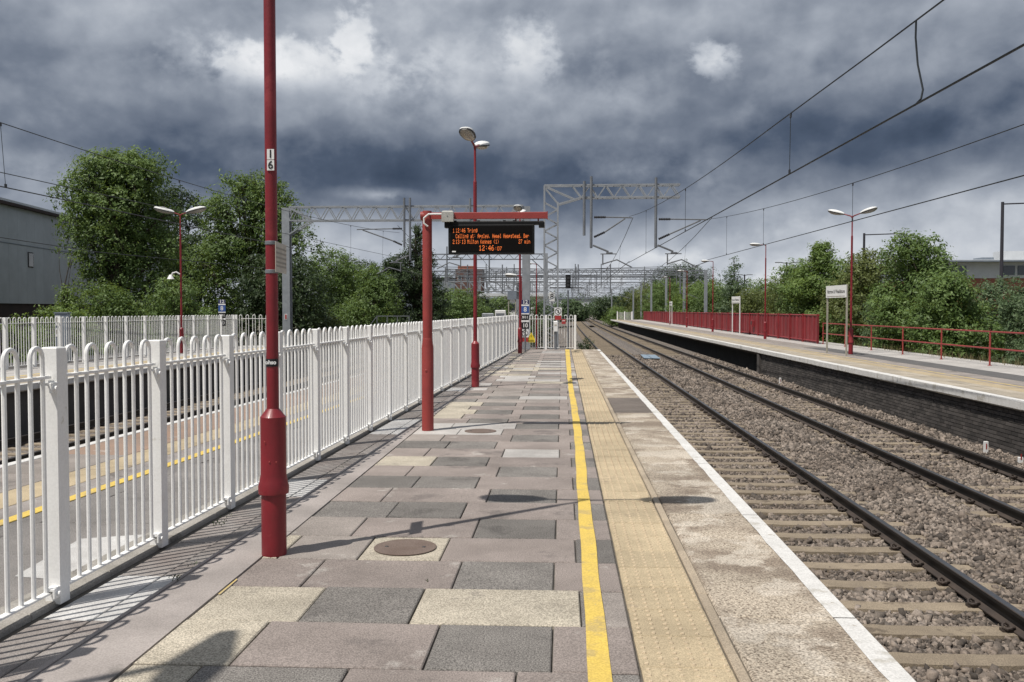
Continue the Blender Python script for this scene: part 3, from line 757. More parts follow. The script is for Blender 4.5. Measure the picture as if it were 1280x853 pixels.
make_lamp('red lamp post rising behind the departure board, two lanterns in line', (-1.81, 19.05, 0), R(82), 4.98, 12, .34)
make_lamp('farther red lamp post beside the stop marker at the platform end', (-1.57, 34.0, 0), R(86), 5.15, 12, .34)
make_lamp('red lamp post with two long white lanterns on the far left platform', (-14.15, 33.5, 0), R(2), 5.15, 14, .25, simple=True, hs=1.25)
fl = thing('floodlight_post', 'red post with a flat angular floodlight behind the fence at the lower left', 'lamp post', (-4.75, 1.55, 0))
MB().lathe([(.08, 0), (.08, .9), (.042, .95), (.036, 5.3)], 14).obj('pole', 'red_paint', fl, True)
MB().tube([(0, 0, 5.2), (.15, .08, 5.38), (.45, .3, 5.42), (.86, .62, 5.42)], .035, 8).obj('arm', 'red_paint', fl, True)
MB().prism([(.80, .05, 5.40), (1.0, .02, 5.40), (1.04, .62, 5.40), (.93, 1.0, 5.40), (.86, .98, 5.40), (.78, .60, 5.40)], (0, 0, .09)).obj('floodlight', 'lamp_white', fl)
make_lamp('red lamp post with two pale lanterns on the right platform, next to the name board', (10.45, 34.0, 0), R(-32), 5.0, 16, .30)
make_lamp('second red lamp post of the right platform standing before the red boarding', (11.22, 51.7, 0), R(180), 5.2, 3, .30, simple=True, heads=(0,))
make_lamp('third red lamp post of the right platform along the red boarding', (11.10, 68.8, 0), R(180), 5.2, 3, .30, simple=True, heads=(0,))
make_lamp('fourth red lamp post of the right platform along the red boarding', (11.5, 86.0, 0), R(180), 5.2, 3, .30, simple=True, heads=(0,))
make_lamp('fifth and farthest red lamp post before the red boarding', (11.9, 103., 0), R(180), 5.2, 3, .30, simple=True, heads=(0,))
make_lamp('slim red lamp post seen just beyond the platform end lamp', (-2.05, 46.0, -1.3), R(180), 4.6, 5, .25, simple=True, base=False, heads=(0,))
make_lamp('red lamp post with a single white lantern beyond the lattice mast', (-1.75, 62.0, -1.3), R(180), 6.0, 4, .3, simple=True, base=False, heads=(0,))

# ================================================================== DEPARTURE BOARD
dp = thing('sign_post', 'faded red tubular post with a horizontal arm carrying the departure board', 'post', (-1.79, 12.14, 0))
MB().lathe([(.079, 0), (.079, 1.10), (.077, 1.11), (.078, 1.12), (.066, 1.20), (.066, 1.225), (.064, 1.23)], 22).obj('base', 'red_faded', dp, True)
MB().lathe([(.064, 1.22), (.064, 2.88), (.060, 2.91)], 20).obj('pole', 'red_faded', dp, True)
MB().tube([(0, 0, 2.845), (-.085, 0, 2.845)], .058, 14).obj('end_cap', 'red_faded', dp, True)
MB().box((.82, 0, 2.845), (1.53, .07, .085), ch=.006).obj('arm', 'red_faded', dp)
MB().box((1.588, 0, 2.845), (.012, .09, .10)).obj('arm_end_plate', 'red_faded', dp)
MB().tube([(.02, -.075, 2.70), (-.03, -.085, 2.74), (-.03, -.085, 2.81), (.03, -.085, 2.86), (.12, -.08, 2.862), (.22, -.07, 2.862)], .012, 8).obj('conduit', 'lamp_white', dp, True)
bx = MB().box((.285, -.085, 2.83), (.155, .09, .145), ch=.018).obj('junction_box', 'grey_box', dp)
MB().lathe([(.008, 0), (.006, .004)], 8).obj('bolt', 'galv_mid', bx, loc=(.285, -.131, 2.83)).rotation_euler = (R(90), 0, 0)
MB().lathe([(.018, 0), (.012, .006)], 12).obj('access_plug', 'red_faded', dp, loc=(-.01, -.078, .80)).rotation_euler = (R(90), 0, 0)
db = thing('departure_board', 'black departure board with orange lettering hanging from the faded red arm', 'departure board', (-.935, 12.14, 2.53))
MB().box((0, 0, 0), (1.13, .16, .385), ch=.01).obj('housing', 'black_plastic', db)
MB().box((.035, 0, .215), (1.30, .12, .045), ch=.01).obj('mounting_rail', 'black_plastic', db)
for x in (-.58, .66): MB().box((x, -.002, .198), (.075, .14, .085), ch=.02).obj('rail_end', 'black_plastic', db)
for x in (.32, .615): MB().tube([(x, 0, .23), (x, 0, .285)], .010, 8).obj('hanger', 'red_faded', db, True)
for x in (-.48, -.17, .17, .3): MB().box((x, -.02, .243), (.035, .04, .014)).obj('lug', 'black_plastic', db)
scr = MB().box((0, -.0815, .005), (1.07, .004, .33)).obj('screen', 'screen', db)
MB().box((-.49, -.085, -.16), (.05, .004, .018), ch=.004).obj('maker_label', 'sign_white', scr)
F57 = {' ': [0]*7, '1': [4,12,4,4,4,4,14], '2': [14,17,1,6,8,16,31], '3': [14,17,1,6,1,17,14], '4': [2,6,10,18,31,2,2], '6': [6,8,16,30,17,17,14], '7': [31,1,2,4,4,8,8], '0': [14,17,17,17,17,17,14],
 ':': [0,4,0,0,4,0,0], ',': [0,0,0,0,0,4,8], '(': [2,4,8,8,8,4,2], ')': [8,4,2,2,2,4,8], 'T': [31,4,4,4,4,4,4], 'r': [0,0,22,25,16,16,16], 'i': [4,0,12,4,4,4,14], 'n': [0,0,22,25,17,17,17], 'g': [0,15,17,17,15,1,14],
 'C': [14,17,16,16,16,17,14], 'a': [0,0,14,1,15,17,15], 'l': [12,4,4,4,4,4,14], 't': [8,28,8,8,8,9,6], 'A': [14,17,17,31,17,17,17], 'p': [0,0,30,17,30,16,16], 's': [0,0,15,16,14,1,30], 'e': [0,0,14,17,31,16,14], 'y': [0,17,17,17,15,1,14],
 'H': [17,17,17,31,17,17,17], 'm': [0,0,26,21,21,21,21], 'd': [1,1,13,19,17,17,15], 'B': [30,17,17,30,17,17,30], 'k': [16,16,18,20,24,20,18], 'M': [17,27,21,21,17,17,17], 'o': [0,0,14,17,17,17,14], 'K': [17,18,20,24,20,18,17], 'h': [16,16,22,25,17,17,17], 'f': [6,9,8,28,8,8,8]}
def led(s, x, z, pw, ph, material='led', cell=6, right=False):
    """dot-matrix lettering, runs of dots merged"""
    mb = MB(); w = len(s) * cell * pw
    if right: x -= w
    for i, ch in enumerate(s):
        for r_, row in enumerate(F57[ch]):
            b = 0
            while b < 5:
                if row >> (4 - b) & 1:
                    e = b
                    while e < 4 and row >> (4 - e - 1) & 1: e += 1
                    xa = x + (i * cell + b) * pw; xb = x + (i * cell + e + 1) * pw - pw * .1; za = z - r_ * ph; zb = za - ph * .92
                    mb.quad((xa, 0, zb), (xb, 0, zb), (xb, 0, za), (xa, 0, za)); b = e + 1
                else: b += 1
    return mb.obj('lettering', material, scr, loc=(0, -.0845, 0))
led('1', -.505, .142, .0045, .0078); led('12:46', -.468, .142, .0045, .0078); led('Tring', -.312, .142, .0045, .0078)
led('Calling at: Apsley, Hemel Hempstead, Ber', -.466, .068, .00402, .0078)
led('2', -.505, -.005, .0045, .0078); led('13:13', -.468, -.005, .0045, .0078); led('Milton Keynes (1)', -.312, -.005, .0041, .0078); led('27 min', .515, -.005, .0043, .0078, right=True)
led('12:46', -.16, -.080, .0068, .0100, cell=6); led(':07', .048, -.098, .0054, .0072, cell=6)
for z in (.115, .04, -.033):
    bnd = MB().box((0, -.0838, z), (1.03, .0006, .062)).obj('display_row', 'screen', scr)

# ================================================================== STOP MARKERS AND SMALL SIGNS
def stop_marker(loc, label, rz=0):
    t = thing('stop_marker', label, 'sign', loc, rz, 'car stop markers')
    MB().tube([(0, .02, 0), (0, .02, 1.95)], .03, 10).obj('post', 'galv_dark', t, True)
    for z, h, mt_, txt, tm, sz in ((1.90, .17, 'sign_navy', '12', 'sign_white', .2), (1.785, .05, 'sign_white', None, None, 0), (1.62, .26, 'sign_blue', '8', 'sign_white', .24), (1.465, .04, 'sign_white', None, None, 0),
                                (1.33, .21, 'sign_black', '9/11', 'sign_white', .13), (1.19, .06, 'sign_white', None, None, 0), (1.02, .24, 'sign_black', '10', 'sign_white', .21)):
        p = MB().box((0, -.02, z), (.29, .02, h)).obj('plate', mt_, t)
        if txt: put('lettering', text_mesh(txt, sz, tm, bold=.004), p, (0, -.0325, z), rot=FACE)
    return t
stop_marker((-1.40, 34.6, 0), 'stop plates 12, 8, 9/11 and 10 by the lamp at the platform end')
stop_marker((-14.0, 37.2, .05), 'stop plates 12, 8, 9/11 and 10 on the far left platform', R(8))
ws = thing('warning_sign', 'yellow triangular warning sign fixed low on the platform end fence', 'sign', (-1.27, 37.38, .42))
MB().prism([(-.16, 0, 0), (.16, 0, 0), (0, 0, .28)], (0, .01, 0)).obj('triangle', 'sign_yellow', ws); MB().box((0, .004, -.06), (.30, .01, .13)).obj('text_plate', 'sign_yellow', ws)
MB().prism([(-.008, -.003, .19), (.012, -.003, .19), (.004, -.003, .13), (.022, -.003, .13), (-.008, -.003, .05), (0, -.003, .11), (-.02, -.003, .11)], (0, .002, 0)).obj('symbol', 'sign_black', ws)
for z in (-.035, -.065, -.095): MB().box((0, -.0025, z), (.22, .002, .012)).obj('print', 'sign_black', ws)
def round_sign(loc, r, label, red=True):
    t = thing('prohibition_sign', label, 'sign', loc)
    MB().box((0, 0, 0), (r * 2.3, .012, r * 2.4)).obj('plate', 'sign_white', t)
    mb = MB(); n = 28
    for i in range(n):
        a = 6.2832 * i / n
        mb.v += [(r * math.cos(a), -.009, r * math.sin(a)), (r * .8 * math.cos(a), -.009, r * .8 * math.sin(a))]
    for i in range(n): j = (i + 1) % n; mb.f.append((2 * i, 2 * i + 1, 2 * j + 1, 2 * j)); mb.m.append(0)
    mb.obj('ring', 'sign_black', t)
    MB().prism([(-.62 * r, -.0095, .5 * r), (-.5 * r, -.0095, .62 * r), (.62 * r, -.0095, -.5 * r), (.5 * r, -.0095, -.62 * r)], (0, .001, 0)).obj('slash', 'sign_black', t)
    MB().lathe([(.0, 0), (.16 * r, .0)], 10).obj('symbol', 'sign_black', t, loc=(.05 * r, -.0088, .34 * r)).rotation_euler = (R(90), 0, 0)
    MB().prism([(-.15 * r, -.0088, -.5 * r), (.22 * r, -.0088, -.5 * r), (.25 * r, -.0088, .12 * r), (-.1 * r, -.0088, .16 * r)], (0, .001, 0)).obj('symbol', 'sign_black', t)
    if red: MB().box((0, .0, -r * 1.2 - .10), (r * 2.0, .012, .17)).obj('text_panel', 'sign_red', t)
    return t
round_sign((-.18, 37.36, 1.55), .13, 'round no-crossing symbol on a white plate above the end fence')
round_sign((-1.52, 37.36, .66), .13, 'round no-crossing symbol low on the end fence behind the lamp')
MB().box((0, 0, 0), (.02, .012, .1)).obj('x', 'sign_red').name = 'tmp'; bpy.data.objects.remove(bpy.data.objects['tmp'])
rp = thing('phone_box', 'small pale cabinet on a grey post at the end fence', 'cabinet', (-.28, 37.25, 0))
MB().box((0, 0, .95), (.17, .14, .42), ch=.03).obj('cabinet', 'sign_white', rp); MB().tube([(0, .02, 0), (0, .02, .78)], .05, 10).obj('post', 'galv_mid', rp, True)
MB().box((.0, -.073, 1.0), (.10, .006, .06)).obj('notice', 'notice_beige', rp)
rn = thing('notice_board', 'small red notice fixed on the end fence beside the pale cabinet', 'sign', (.05, 37.38, 1.14)); MB().box((0, 0, 0), (.16, .01, .2)).obj('panel', 'sign_red', rn); MB().box((0, -.007, .03), (.11, .003, .03)).obj('print', 'sign_white', rn)
nb_ = thing('platform_number', 'small white plate with an 8 behind the end fence', 'sign', (-.47, 41.0, 0)); MB().tube([(0, 0, -1.3), (0, 0, 2.3)], .03, 8).obj('post', 'galv_mid', nb_, True)
p = MB().box((0, -.035, 2.2), (.24, .015, .42)).obj('plate', 'sign_white', nb_); put('lettering', text_mesh('8', .34, 'sign_black', bold=.004), p, (0, -.045, 2.2), rot=FACE)

# ================================================================== LEFT PLATFORM (third)
p3 = struct('platform')
mb = MB(); e3 = lambda y: -11.95 + .022 * y
mb.prism([(-17.5, 4, -1.36), (e3(4) - .12, 4, -1.36), (e3(40.5) - .12, 40.5, -1.36), (-17.5, 40.5, -1.36)], (0, 0, 1.28)); mb.obj('platform_body', 'platform_face', p3)
mb = MB(); mb.prism([(-15.9, 4, -.08), (e3(4) - .5, 4, -.08), (e3(40.4) - .5, 40.4, -.08), (-14.2, 40.4, -.08)], (0, 0, .08)); mb.obj('paving', 'slab_pale', p3)
mb = MB(); mb.prism([(e3(4) - 1.5, 4, -.01), (e3(4) - 1.1, 4, -.01), (e3(40.4) - 1.1, 40.4, -.01), (e3(40.4) - 1.5, 40.4, -.01)], (0, 0, .014)); mb.obj('tactile_strip', 'tactile', p3)
mb = MB(); mb.prism([(e3(4) - 1.75, 4, -.01), (e3(4) - 1.65, 4, -.01), (e3(40.4) - 1.65, 40.4, -.01), (e3(40.4) - 1.75, 40.4, -.01)], (0, 0, .014)); mb.obj('yellow_line', 'yellow_line', p3)
CP3 = MB().box((0, 0, -.07), (.5, 1.19, .14), ch=.01).mesh('coping_slab', 'coping_far'); WE3 = MB().box((0, 0, -.055), (.16, 1.19, .128), ch=.006).mesh('white_edge', 'white_line')
y = 4.6
while y < 40.2:
    put('coping_slab', CP3, p3, (e3(y) - .25, y, random.uniform(-.003, .003)), -math.atan(.022)); put('white_edge', WE3, p3, (e3(y) - .075, y, .004), -math.atan(.022)); y += 1.2
cb = thing('equipment_cabinet', 'blue grey cabinet with white notices behind the left fence', 'cabinet', (-15.35, 27.5, 0), R(10))
MB().box((0, 0, .75), (.36, .30, 1.5), ch=.02).obj('body', 'cabinet', cb); MB().box((0, 0, 1.52), (.40, .34, .04)).obj('roof', 'cabinet', cb)
for z, h in ((1.28, .30), (.92, .26)): n_ = MB().box((-.09, -.155, z), (.15, .008, h)).obj('notice', 'sign_white', cb); MB().box((-.09, -.161, z + .02), (.09, .003, h * .5)).obj('print', 'print_grey', n_)
ld = thing('loudspeaker', 'small white horn loudspeaker on the left lamp post', 'loudspeaker', (-14.15, 33.4, 2.85))
MB().tube([(0, 0, .08), (-.12, -.03, .16), (-.25, -.05, .12), (-.3, -.06, .0)], .028, 8).obj('bracket', 'lamp_white', ld, True); MB().lathe([(.04, .08), (.09, 0), (.13, -.08)], 12).obj('horn', 'lamp_white', ld, True, loc=(-.32, -.06, -.02))

# ================================================================== RIGHT PLATFORM
pr2 = struct('platform')
def eR(y): return 7.96 + curve(y)
YR = [4, 20, 40, 60, 80, 100, 115, 130, 145, 156]
def sweep(prof, ys, name, material, parent, off=eR, caps=True):
    mb = MB(); n = len(prof)
    for y in ys: mb.v += [(off(y) + a, y, b) for a, b in prof]
    for i in range(len(ys) - 1):
        for k in range(n): a = i * n + k; b = i * n + (k + 1) % n; mb.f.append((b, a, a + n, b + n)); mb.m.append(0)
    mb.f.append(tuple(range(n))); mb.m.append(0); mb.f.append(tuple((len(ys) - 1) * n + k for k in reversed(range(n)))); mb.m.append(0)
    return mb.obj(name, material, parent)
sweep([(.16, -1.36), (5.4, -1.36), (5.4, -.10), (.16, -.10)], [4, 20, 38.2], 'platform_body', 'mortar', pr2)
sweep([(1.3, -1.36), (5.4, -1.36), (5.4, -.10), (1.3, -.10)], [38.2, 60, 80, 100, 115, 130, 145, 156], 'platform_body', 'platform_face', pr2)
sweep([(.35, -.30), (1.35, -.30), (1.35, -.101), (.35, -.101)], [38.4, 60, 80, 100, 115, 130, 145, 156], 'edge_beam', 'platform_face', pr2)
sweep([(.72, -.098), (1.0, -.098), (1.0, .001), (.72, .001)], YR, 'edging_strip', 'coping_far', pr2)
sweep([(1.0, -.098), (1.42, -.098), (1.42, .003), (1.0, .003)], YR, 'tactile_strip', 'tactile', pr2)
sweep([(1.42, -.098), (1.58, -.098), (1.58, 0), (1.42, 0)], YR, 'edging_strip', 'slab_grey', pr2)
sweep([(1.58, -.098), (1.66, -.098), (1.66, .003), (1.58, .003)], YR, 'yellow_line', 'yellow_faint', pr2)
sweep([(1.66, -.098), (2.35, -.098), (2.35, 0), (1.66, 0)], YR, 'paving', 'slab_grey', pr2)
sweep([(2.35, -.098), (3.25, -.098), (3.25, .002), (2.35, .002)], [4, 20, 40], 'asphalt_patch', 'asphalt', pr2)
sweep([(2.35, -.098), (3.25, -.098), (3.25, .002), (2.35, .002)], [40, 60, 80, 100, 115, 130, 145, 156], 'paving', 'slab_grey', pr2)
sweep([(3.25, -.098), (5.3, -.098), (5.3, .0), (3.25, .0)], YR, 'paving', 'slab_pale', pr2)
CPR = MB().box((0, 0, -.075), (.72, 1.19, .15), ch=.012).mesh('coping_slab', 'coping_far'); WER = MB().box((0, 0, -.06), (.20, 1.188, .15), ch=.014).mesh('white_edge', 'white_line')
y = 5.
while y < 155:
    a = -math.atan(1e-4 * max(0, y - 100))
    put('coping_slab', CPR, pr2, (eR(y) + .36, y, random.uniform(-.004, .004)), a); put('white_edge', WER, pr2, (eR(y) + .09, y, .007 + random.uniform(-.004, .004)), a); y += 1.2
# brick face of the near part of the right platform
bk = MB(); y0 = 13.0; zc = -.20; row = 0
while zc > -1.12:
    y = y0 + (.1125 if row % 2 else 0)
    while y < 38.1:
        bk.box((8.09 + random.uniform(-.004, .004), y + .1075, zc - .0325), (.06, .213, .063), bottom=True); y += .225
    zc -= .075; row += 1
o = bk.obj('brickwork', 'brick_sooty', pr2); o['kind'] = 'stuff'
MB().box((8.13, 25.5, -.155), (.12, 25.2, .09)).obj('wall_ledge', 'platform_face', pr2)
MB().box((8.06, 38.05, -.63), (.16, .42, 1.0), ch=.01).obj('brick_pier', 'brick_sooty', pr2)
for i, (x, y) in enumerate(((7.78, 17.3), (7.75, 33.2), (7.82, 16.1))):
    mk = thing('track_marker', ('stub white marker post by the brick face near the right edge', 'small white marker post farther along the brick face', 'lowest white marker by the brick face at the picture edge')[i], 'marker', (x, y, -1.05))
    MB().box((0, 0, .11 - .05 * (i == 2)), (.07, .05, .26 - .1 * (i == 2)), ch=.006).obj('stake', 'sign_white', mk); MB().box((0, -.028, .15), (.02, .004, .10)).obj('mark', 'red_faded', mk)
# red boarded fence
def fR(y): return 12.18 + curve(y) * .6 + .010 * max(0, y - 45)
rf = thing('board_fence', 'long dark red vertical boarded fence along the back of the right platform', 'fence', (fR(44.4), 44.4, 0))
BOARD = MB().box((0, 0, .68), (.035, .392, 1.28), ch=.01).mesh('board', 'red_board'); FPOST = MB().box((0, 0, .71), (.09, .09, 1.42), ch=.005).mesh('post', 'red_board')
y = 44.5; k = 0; ox, oy = fR(44.4), 44.4
while k < 270:
    put('board', BOARD, rf, (fR(y + .2) - ox + (.012 if k % 2 else -.012), y + .2 - oy, random.uniform(-.01, .01)), R(random.uniform(-1, 1)) - math.atan(.01))
    if k % 7 == 0: put('post', FPOST, rf, (fR(y) - ox - .05, y - oy, 0))
    y += .4; k += 1
yend = y
for z in (1.36, .12):
    mb = MB(); mb.tube([(fR(q) - ox - .03, q - oy, z) for q in (44.4, 60, 80, 100, 115, 130, yend)], .035, 4); mb.obj('rail', 'red_board', rf)
bxo = thing('wall_box', 'small dark box fixed on the red boarding', 'box', (fR(60) - .12, 60, .75)); MB().box((0, 0, 0), (.16, .5, .42), ch=.02).obj('case', 'red_board', bxo); MB().box((-.085, 0, .03), (.008, .3, .2)).obj('cover', 'dark_rim', bxo)
# red tubular handrail
hr = thing('handrail', 'red tubular two-rail barrier at the back of the right platform', 'railing', (12.3, 12, 0))
for z in (.98, .50): MB().tube([(0, 0, z), (0, 32.3, z)], .024, 8).obj('rail', 'red_faded', hr, True)
HP = MB().tube([(0, 0, 0), (0, 0, .985)], .027, 8); HP.lathe([(.06, 0), (.06, .012)], 10); HPM = HP.mesh('post', 'red_faded', True)
for k in range(10): put('post', HPM, hr, (0, 1.6 + 3.4 * k, 0))
# name boards
def name_board(loc, rz, w, label, grey='sign_post_tan'):
    t = thing('name_board', label, 'station sign', loc, rz, 'station name boards')
    for x in (-w / 2, w / 2): MB().box((x, 0, 1.25), (.06, .05, 2.5), ch=.004).obj('post', grey, t)
    p = MB().box((0, -.035, 2.27), (w + .08, .02, .44), ch=.004).obj('panel', 'sign_white', t)
    put('lettering', text_mesh('Harrow & Wealdstone', .205 * w / 2.1, 'sign_black', bold=.003), p, (0, -.0465, 2.27), rot=FACE)
    MB().box((0, -.0465, 2.10), (w * .92, .003, .025)).obj('stripe', 'print_grey', p)
    return t
name_board((9.91, 33.9, 0), R(-90 + 3), 2.0, 'white station name board on two tan posts beside the near right lamp post')
name_board((11.35, 61.0, 0), R(-90 + 3), 2.0, 'farther white station name board before the red boarding', 'sign_white')
name_board((11.2, 96, 0), R(-90), 1.8, 'farthest white name board near the end of the red boarding', 'sign_white')
pf = thing('end_barrier', 'short white fence at the far end of the right platform', 'fence', (10.2, 152, 0))
for x in (-1.2, 0, 1.2): MB().box((x, 0, .7), (.16, .1, 1.4)).obj('post', 'white_paint_far', pf)
for i in range(12): MB().box((-1.1 + .2 * i, 0, .68), (.05, .03, 1.2)).obj('pale', 'white_paint_far', pf)

# ================================================================== OVERHEAD LINE STRUCTURES
def lattice(mb, a, b, up, depth, n, r, chord=.045):
    """planar Warren truss between two points, chords 'depth' apart along up"""
    a = Vector(a); b = Vector(b); u = Vector(up) * depth
    mb.bar(a, b, chord); mb.bar(a + u, b + u, chord)
    for i in range(n):
        p = a + (b - a) * (i / n); q = a + (b - a) * ((i + .5) / n) + u; s_ = a + (b - a) * ((i + 1) / n)
        mb.bar(p, q, r); mb.bar(q, s_, r)
def insul(mb, a, b, r=.06, n=7):
    a = Vector(a); b = Vector(b); pts = []; rs = []
    for i in range(n * 2 + 1):
        pts.append(tuple(a + (b - a) * i / (n * 2))); rs.append(r if i % 2 else r * .55)
    mb.tube(pts, rs, 8)
# near two-track cantilever truss
tm = thing('lattice_mast', 'grey lattice mast with a truss boom reaching over the right-hand tracks', 'mast', (-.5, 40.0, -1.3))
Z0 = 1.3
mb = MB()
for dx in (-.29, .29):
    for dy in (-.22, .22): mb.bar((dx, dy, 0), (dx, dy, 7.55 if dx > 0 else 8.25), .07)
for sy in (-.22, .22):
    n = 12
    for i in range(n):
        za = .15 + 7.4 * i / n; zb = .15 + 7.4 * (i + .5) / n; zc_ = .15 + 7.4 * (i + 1) / n
        mb.bar((-.29, sy, za), (.29, sy, zb), .038); mb.bar((.29, sy, zb), (-.29, sy, zc_), .038)
for sx in (-.29, .29):
    for i in range(10): mb.bar((sx, -.22, .3 + .72 * i), (sx, .22, .66 + .72 * i), .03)
mb.obj('lattice_column', 'galv', tm)
mb = MB()
for sy in (-.22, .22):
    lattice(mb, (1.3, sy, 7.74), (5.5, sy, 7.74), (0, 0, 1), .53, 6, .042, .065)
    mb.bar((-.29, sy, 8.27), (1.3, sy, 8.27), .065); mb.bar((.29, sy, 7.45), (1.3, sy, 7.74), .065)
    mb.bar((-.29, sy, 8.25), (1.0, sy, 7.68), .05); mb.bar((.29, sy, 7.5), (-.29, sy, 8.2), .045); mb.bar((1.3, sy, 7.74), (.9, sy, 8.27), .045)
for x in (1.3, 2.0, 2.7, 3.4, 4.1, 4.8, 5.5): mb.bar((x, -.22, 7.74), (x, .22, 7.74), .035); mb.bar((x, -.22, 8.27), (x, .22, 8.27), .035)
mb.obj('boom', 'galv', tm)
def dropper_tube(x, z0, z1, parent, y=0): MB().tube([(x, y, z0), (x, y, z1)], .06, 8).obj('drop_tube', 'galv_mid', parent, True)
dropper_tube(1.42, 6.1, 8.42, tm, -.3); dropper_tube(1.72, 5.58, 8.62, tm, -.3); dropper_tube(4.47, 5.58, 8.55, tm, -.3)
def registration(parent, x, zt, reach, y=-.3):
    """stay with insulator, diagonal strut, registration arm and steady arm towards +x"""
    s = 1 if reach > 0 else -1; R_ = abs(reach)
    mb = MB(); ins = MB()
    insul(ins, (x + s * .12, y, zt), (x + s * .62, y, zt)); mb.tube([(x + s * .62, y, zt), (x + s * R_, y, zt - .03)], .028, 6)
    insul(ins, (x + s * .12, y, zt - .85), (x + s * .58, y, zt - .64)); mb.tube([(x + s * .58, y, zt - .64), (x + s * (R_ - .3), y, zt - .06)], .032, 6)
    mb.obj('stay', 'galv_dark', parent); ins.obj('insulator', 'insulator', parent)
def steady(parent, x, z, s=1, y=-.3):
    mb = MB(); mb.tube([(x, y, z + .08), (x, y, z - .12)], .05, 8)
    mb.tube([(x + s * .08, y, z), (x + s * .75, y, z - .28)], .04, 6); mb.box((x + s * .78, y, z - .33), (.28, .06, .06))
    mb.tube([(x + s * .4, y, z - .37), (x + s * 1.1, y, z - .37)], .022, 6); mb.tube([(x + s * .5, y, z - .37), (x + s * .5, y, z - .85)], .028, 6)
    mb.tube([(x + s * .5, y, z - .80), (x + s * 1.1, y, z - .62), (x + s * 1.75, y, z - .95)], .028, 6)
    mb.obj('registration_arm', 'galv_dark', parent)
registration(tm, 1.72, 6.88, 1.75); steady(tm, 1.72, 5.68)
registration(tm, 4.47, 6.78, 2.2); steady(tm, 4.47, 5.68)
# portal over the left tracks
pt = thing('portal_gantry', 'grey portal gantry with lattice beam spanning the left-hand tracks', 'gantry', (-8.25, 48, -1.3))
for sx, nm in ((-6.35, 0), (6.35, 1)):
    mb = MB(); mb.box((sx, 0, 4.15), (.40, .06, 8.3)); mb.box((sx, .20, 4.15), (.06, .36, 8.3)); mb.box((sx, .40, 4.15), (.40, .06, 8.3)); mb.obj('leg', 'galv', pt)
mb = MB()
for sy in (-.05, .45):
    lattice(mb, (-6.15, sy, 7.62), (6.2, sy, 7.62), (0, 0, 1), .72, 15, .042, .075)
    for s in (-1, 1): mb.bar((s * 6.15, sy, 8.3), (s * 5.0, sy, 7.66), .07); mb.bar((s * 6.15, sy, 6.9), (s * 5.0, sy, 7.6), .07)
mb.obj('beam', 'galv', pt)
for x, a, b in ((.0, 6.2, 8.75), (.30, 5.5, 8.75), (3.45, 5.9, 8.7)): dropper_tube(x, a, b, pt, -.2)
registration(pt, 0.0, 7.15, -2.5, -.2); steady(pt, .30, 5.75, -1, -.2); steady(pt, 3.45, 6.0, -1, -.2)
p_ = MB().box((-6.36, -.04, 2.55), (.14, .012, .30)).obj('number_plate', 'sign_white', pt); MB().box((-6.36, -.05, 2.55), (.09, .006, .24)).obj('mark', 'sign_red', p_)
p_ = MB().box((-6.42, -.05, .95), (.30, .012, .25)).obj('notice', 'sign_white', pt)
# farther gantries
def gantry(y, xl, xr, zt, label, drops=(), depth=.5, n=12, leg=.3):
    c = curve(y)
    t = thing('portal_gantry', label, 'gantry', ((xl + xr) / 2 + c, y, -1.3), group='portal gantries over the tracks in the distance'); h = (xr - xl) / 2; z = zt + 1.3
    for s in (-1, 1): MB().box((s * h, 0, z / 2), (leg, leg, z)).obj('leg', 'galv', t)
    mb = MB(); lattice(mb, (-h, 0, z - depth), (h, 0, z - depth), (0, 0, 1), depth - .05, n, .05, .09)
    for s in (-1, 1): mb.bar((s * h, 0, z - 1.6), (s * (h - 1.2), 0, z - .5), .08)
    mb.obj('beam', 'galv_mid', t)
    for x in drops:
        x = x - (xl + xr) / 2; dropper_tube(x, z - 2.4, z + .6, t, -.15)
        mb = MB(); mb.tube([(x, -.15, z - 1.3), (x + 1.6, -.15, z - 1.35)], .03, 5); mb.tube([(x, -.15, z - 2.1), (x + 1.3, -.15, z - 1.4)], .03, 5); mb.tube([(x, -.15, z - 2.35), (x + .9, -.15, z - 2.5), (x + 1.8, -.15, z - 2.9)], .03, 5)
        mb.obj('cantilever', 'galv_dark', t)
    return t
gl = [(78, -14, -1.4, 6.4, (-9.8, -6.2)), (95, -14.5, 14.6, 5.7, (-9.8, -6.2, 1.6, 4.9, 12.0)), (118, -15, 15.4, 6.9, (-9.8, -6.2, 1.6, 4.9)), (135, -17, 15.0, 6.6, (-9.8, -6.2, 1.6, 4.9)),
      (165, -15, 15.6, 7.6, (-9.8, -6.2, 1.6, 4.9)), (180, -15, 15, 7.0, (-9.8, -6.2, 1.6, 4.9)), (195, -16, 14.5, 6.5, (-9.8, -6.2, 1.6, 4.9)), (230, -16, 11.5, 6.5, (-9.8, 1.6, 4.9)), (270, -14, 11.5, 6.5, (-9.8, 1.6, 4.9)), (315, -15, 12, 6.5, (1.6, 4.9)), (365, -15, 12, 6.5, (1.6, 4.9)), (420, -15, 12, 6.5, (1.6,)), (480, -15, 12, 6.5, (1.6,))]
names = ['first distant portal gantry over the left-hand tracks', 'wide portal gantry with its right leg beyond the red boarding', 'portal gantry just beyond the wide one along the line',
         'portal gantry second beyond the wide one along the line', 'fourth distant portal gantry along the line', 'taller portal gantry between the fourth and fifth distant ones', 'fifth distant portal gantry along the line', 'sixth distant portal gantry along the line', 'seventh distant portal gantry along the line', 'eighth distant portal gantry along the line', 'ninth distant portal gantry along the line', 'tenth distant portal gantry along the line', 'last portal gantry visible at the vanishing point']
for (y, a, b, z, dr), nm in zip(gl, names): gantry(y, a, b, z, nm, dr, n=max(8, int((b - a) / .9)))
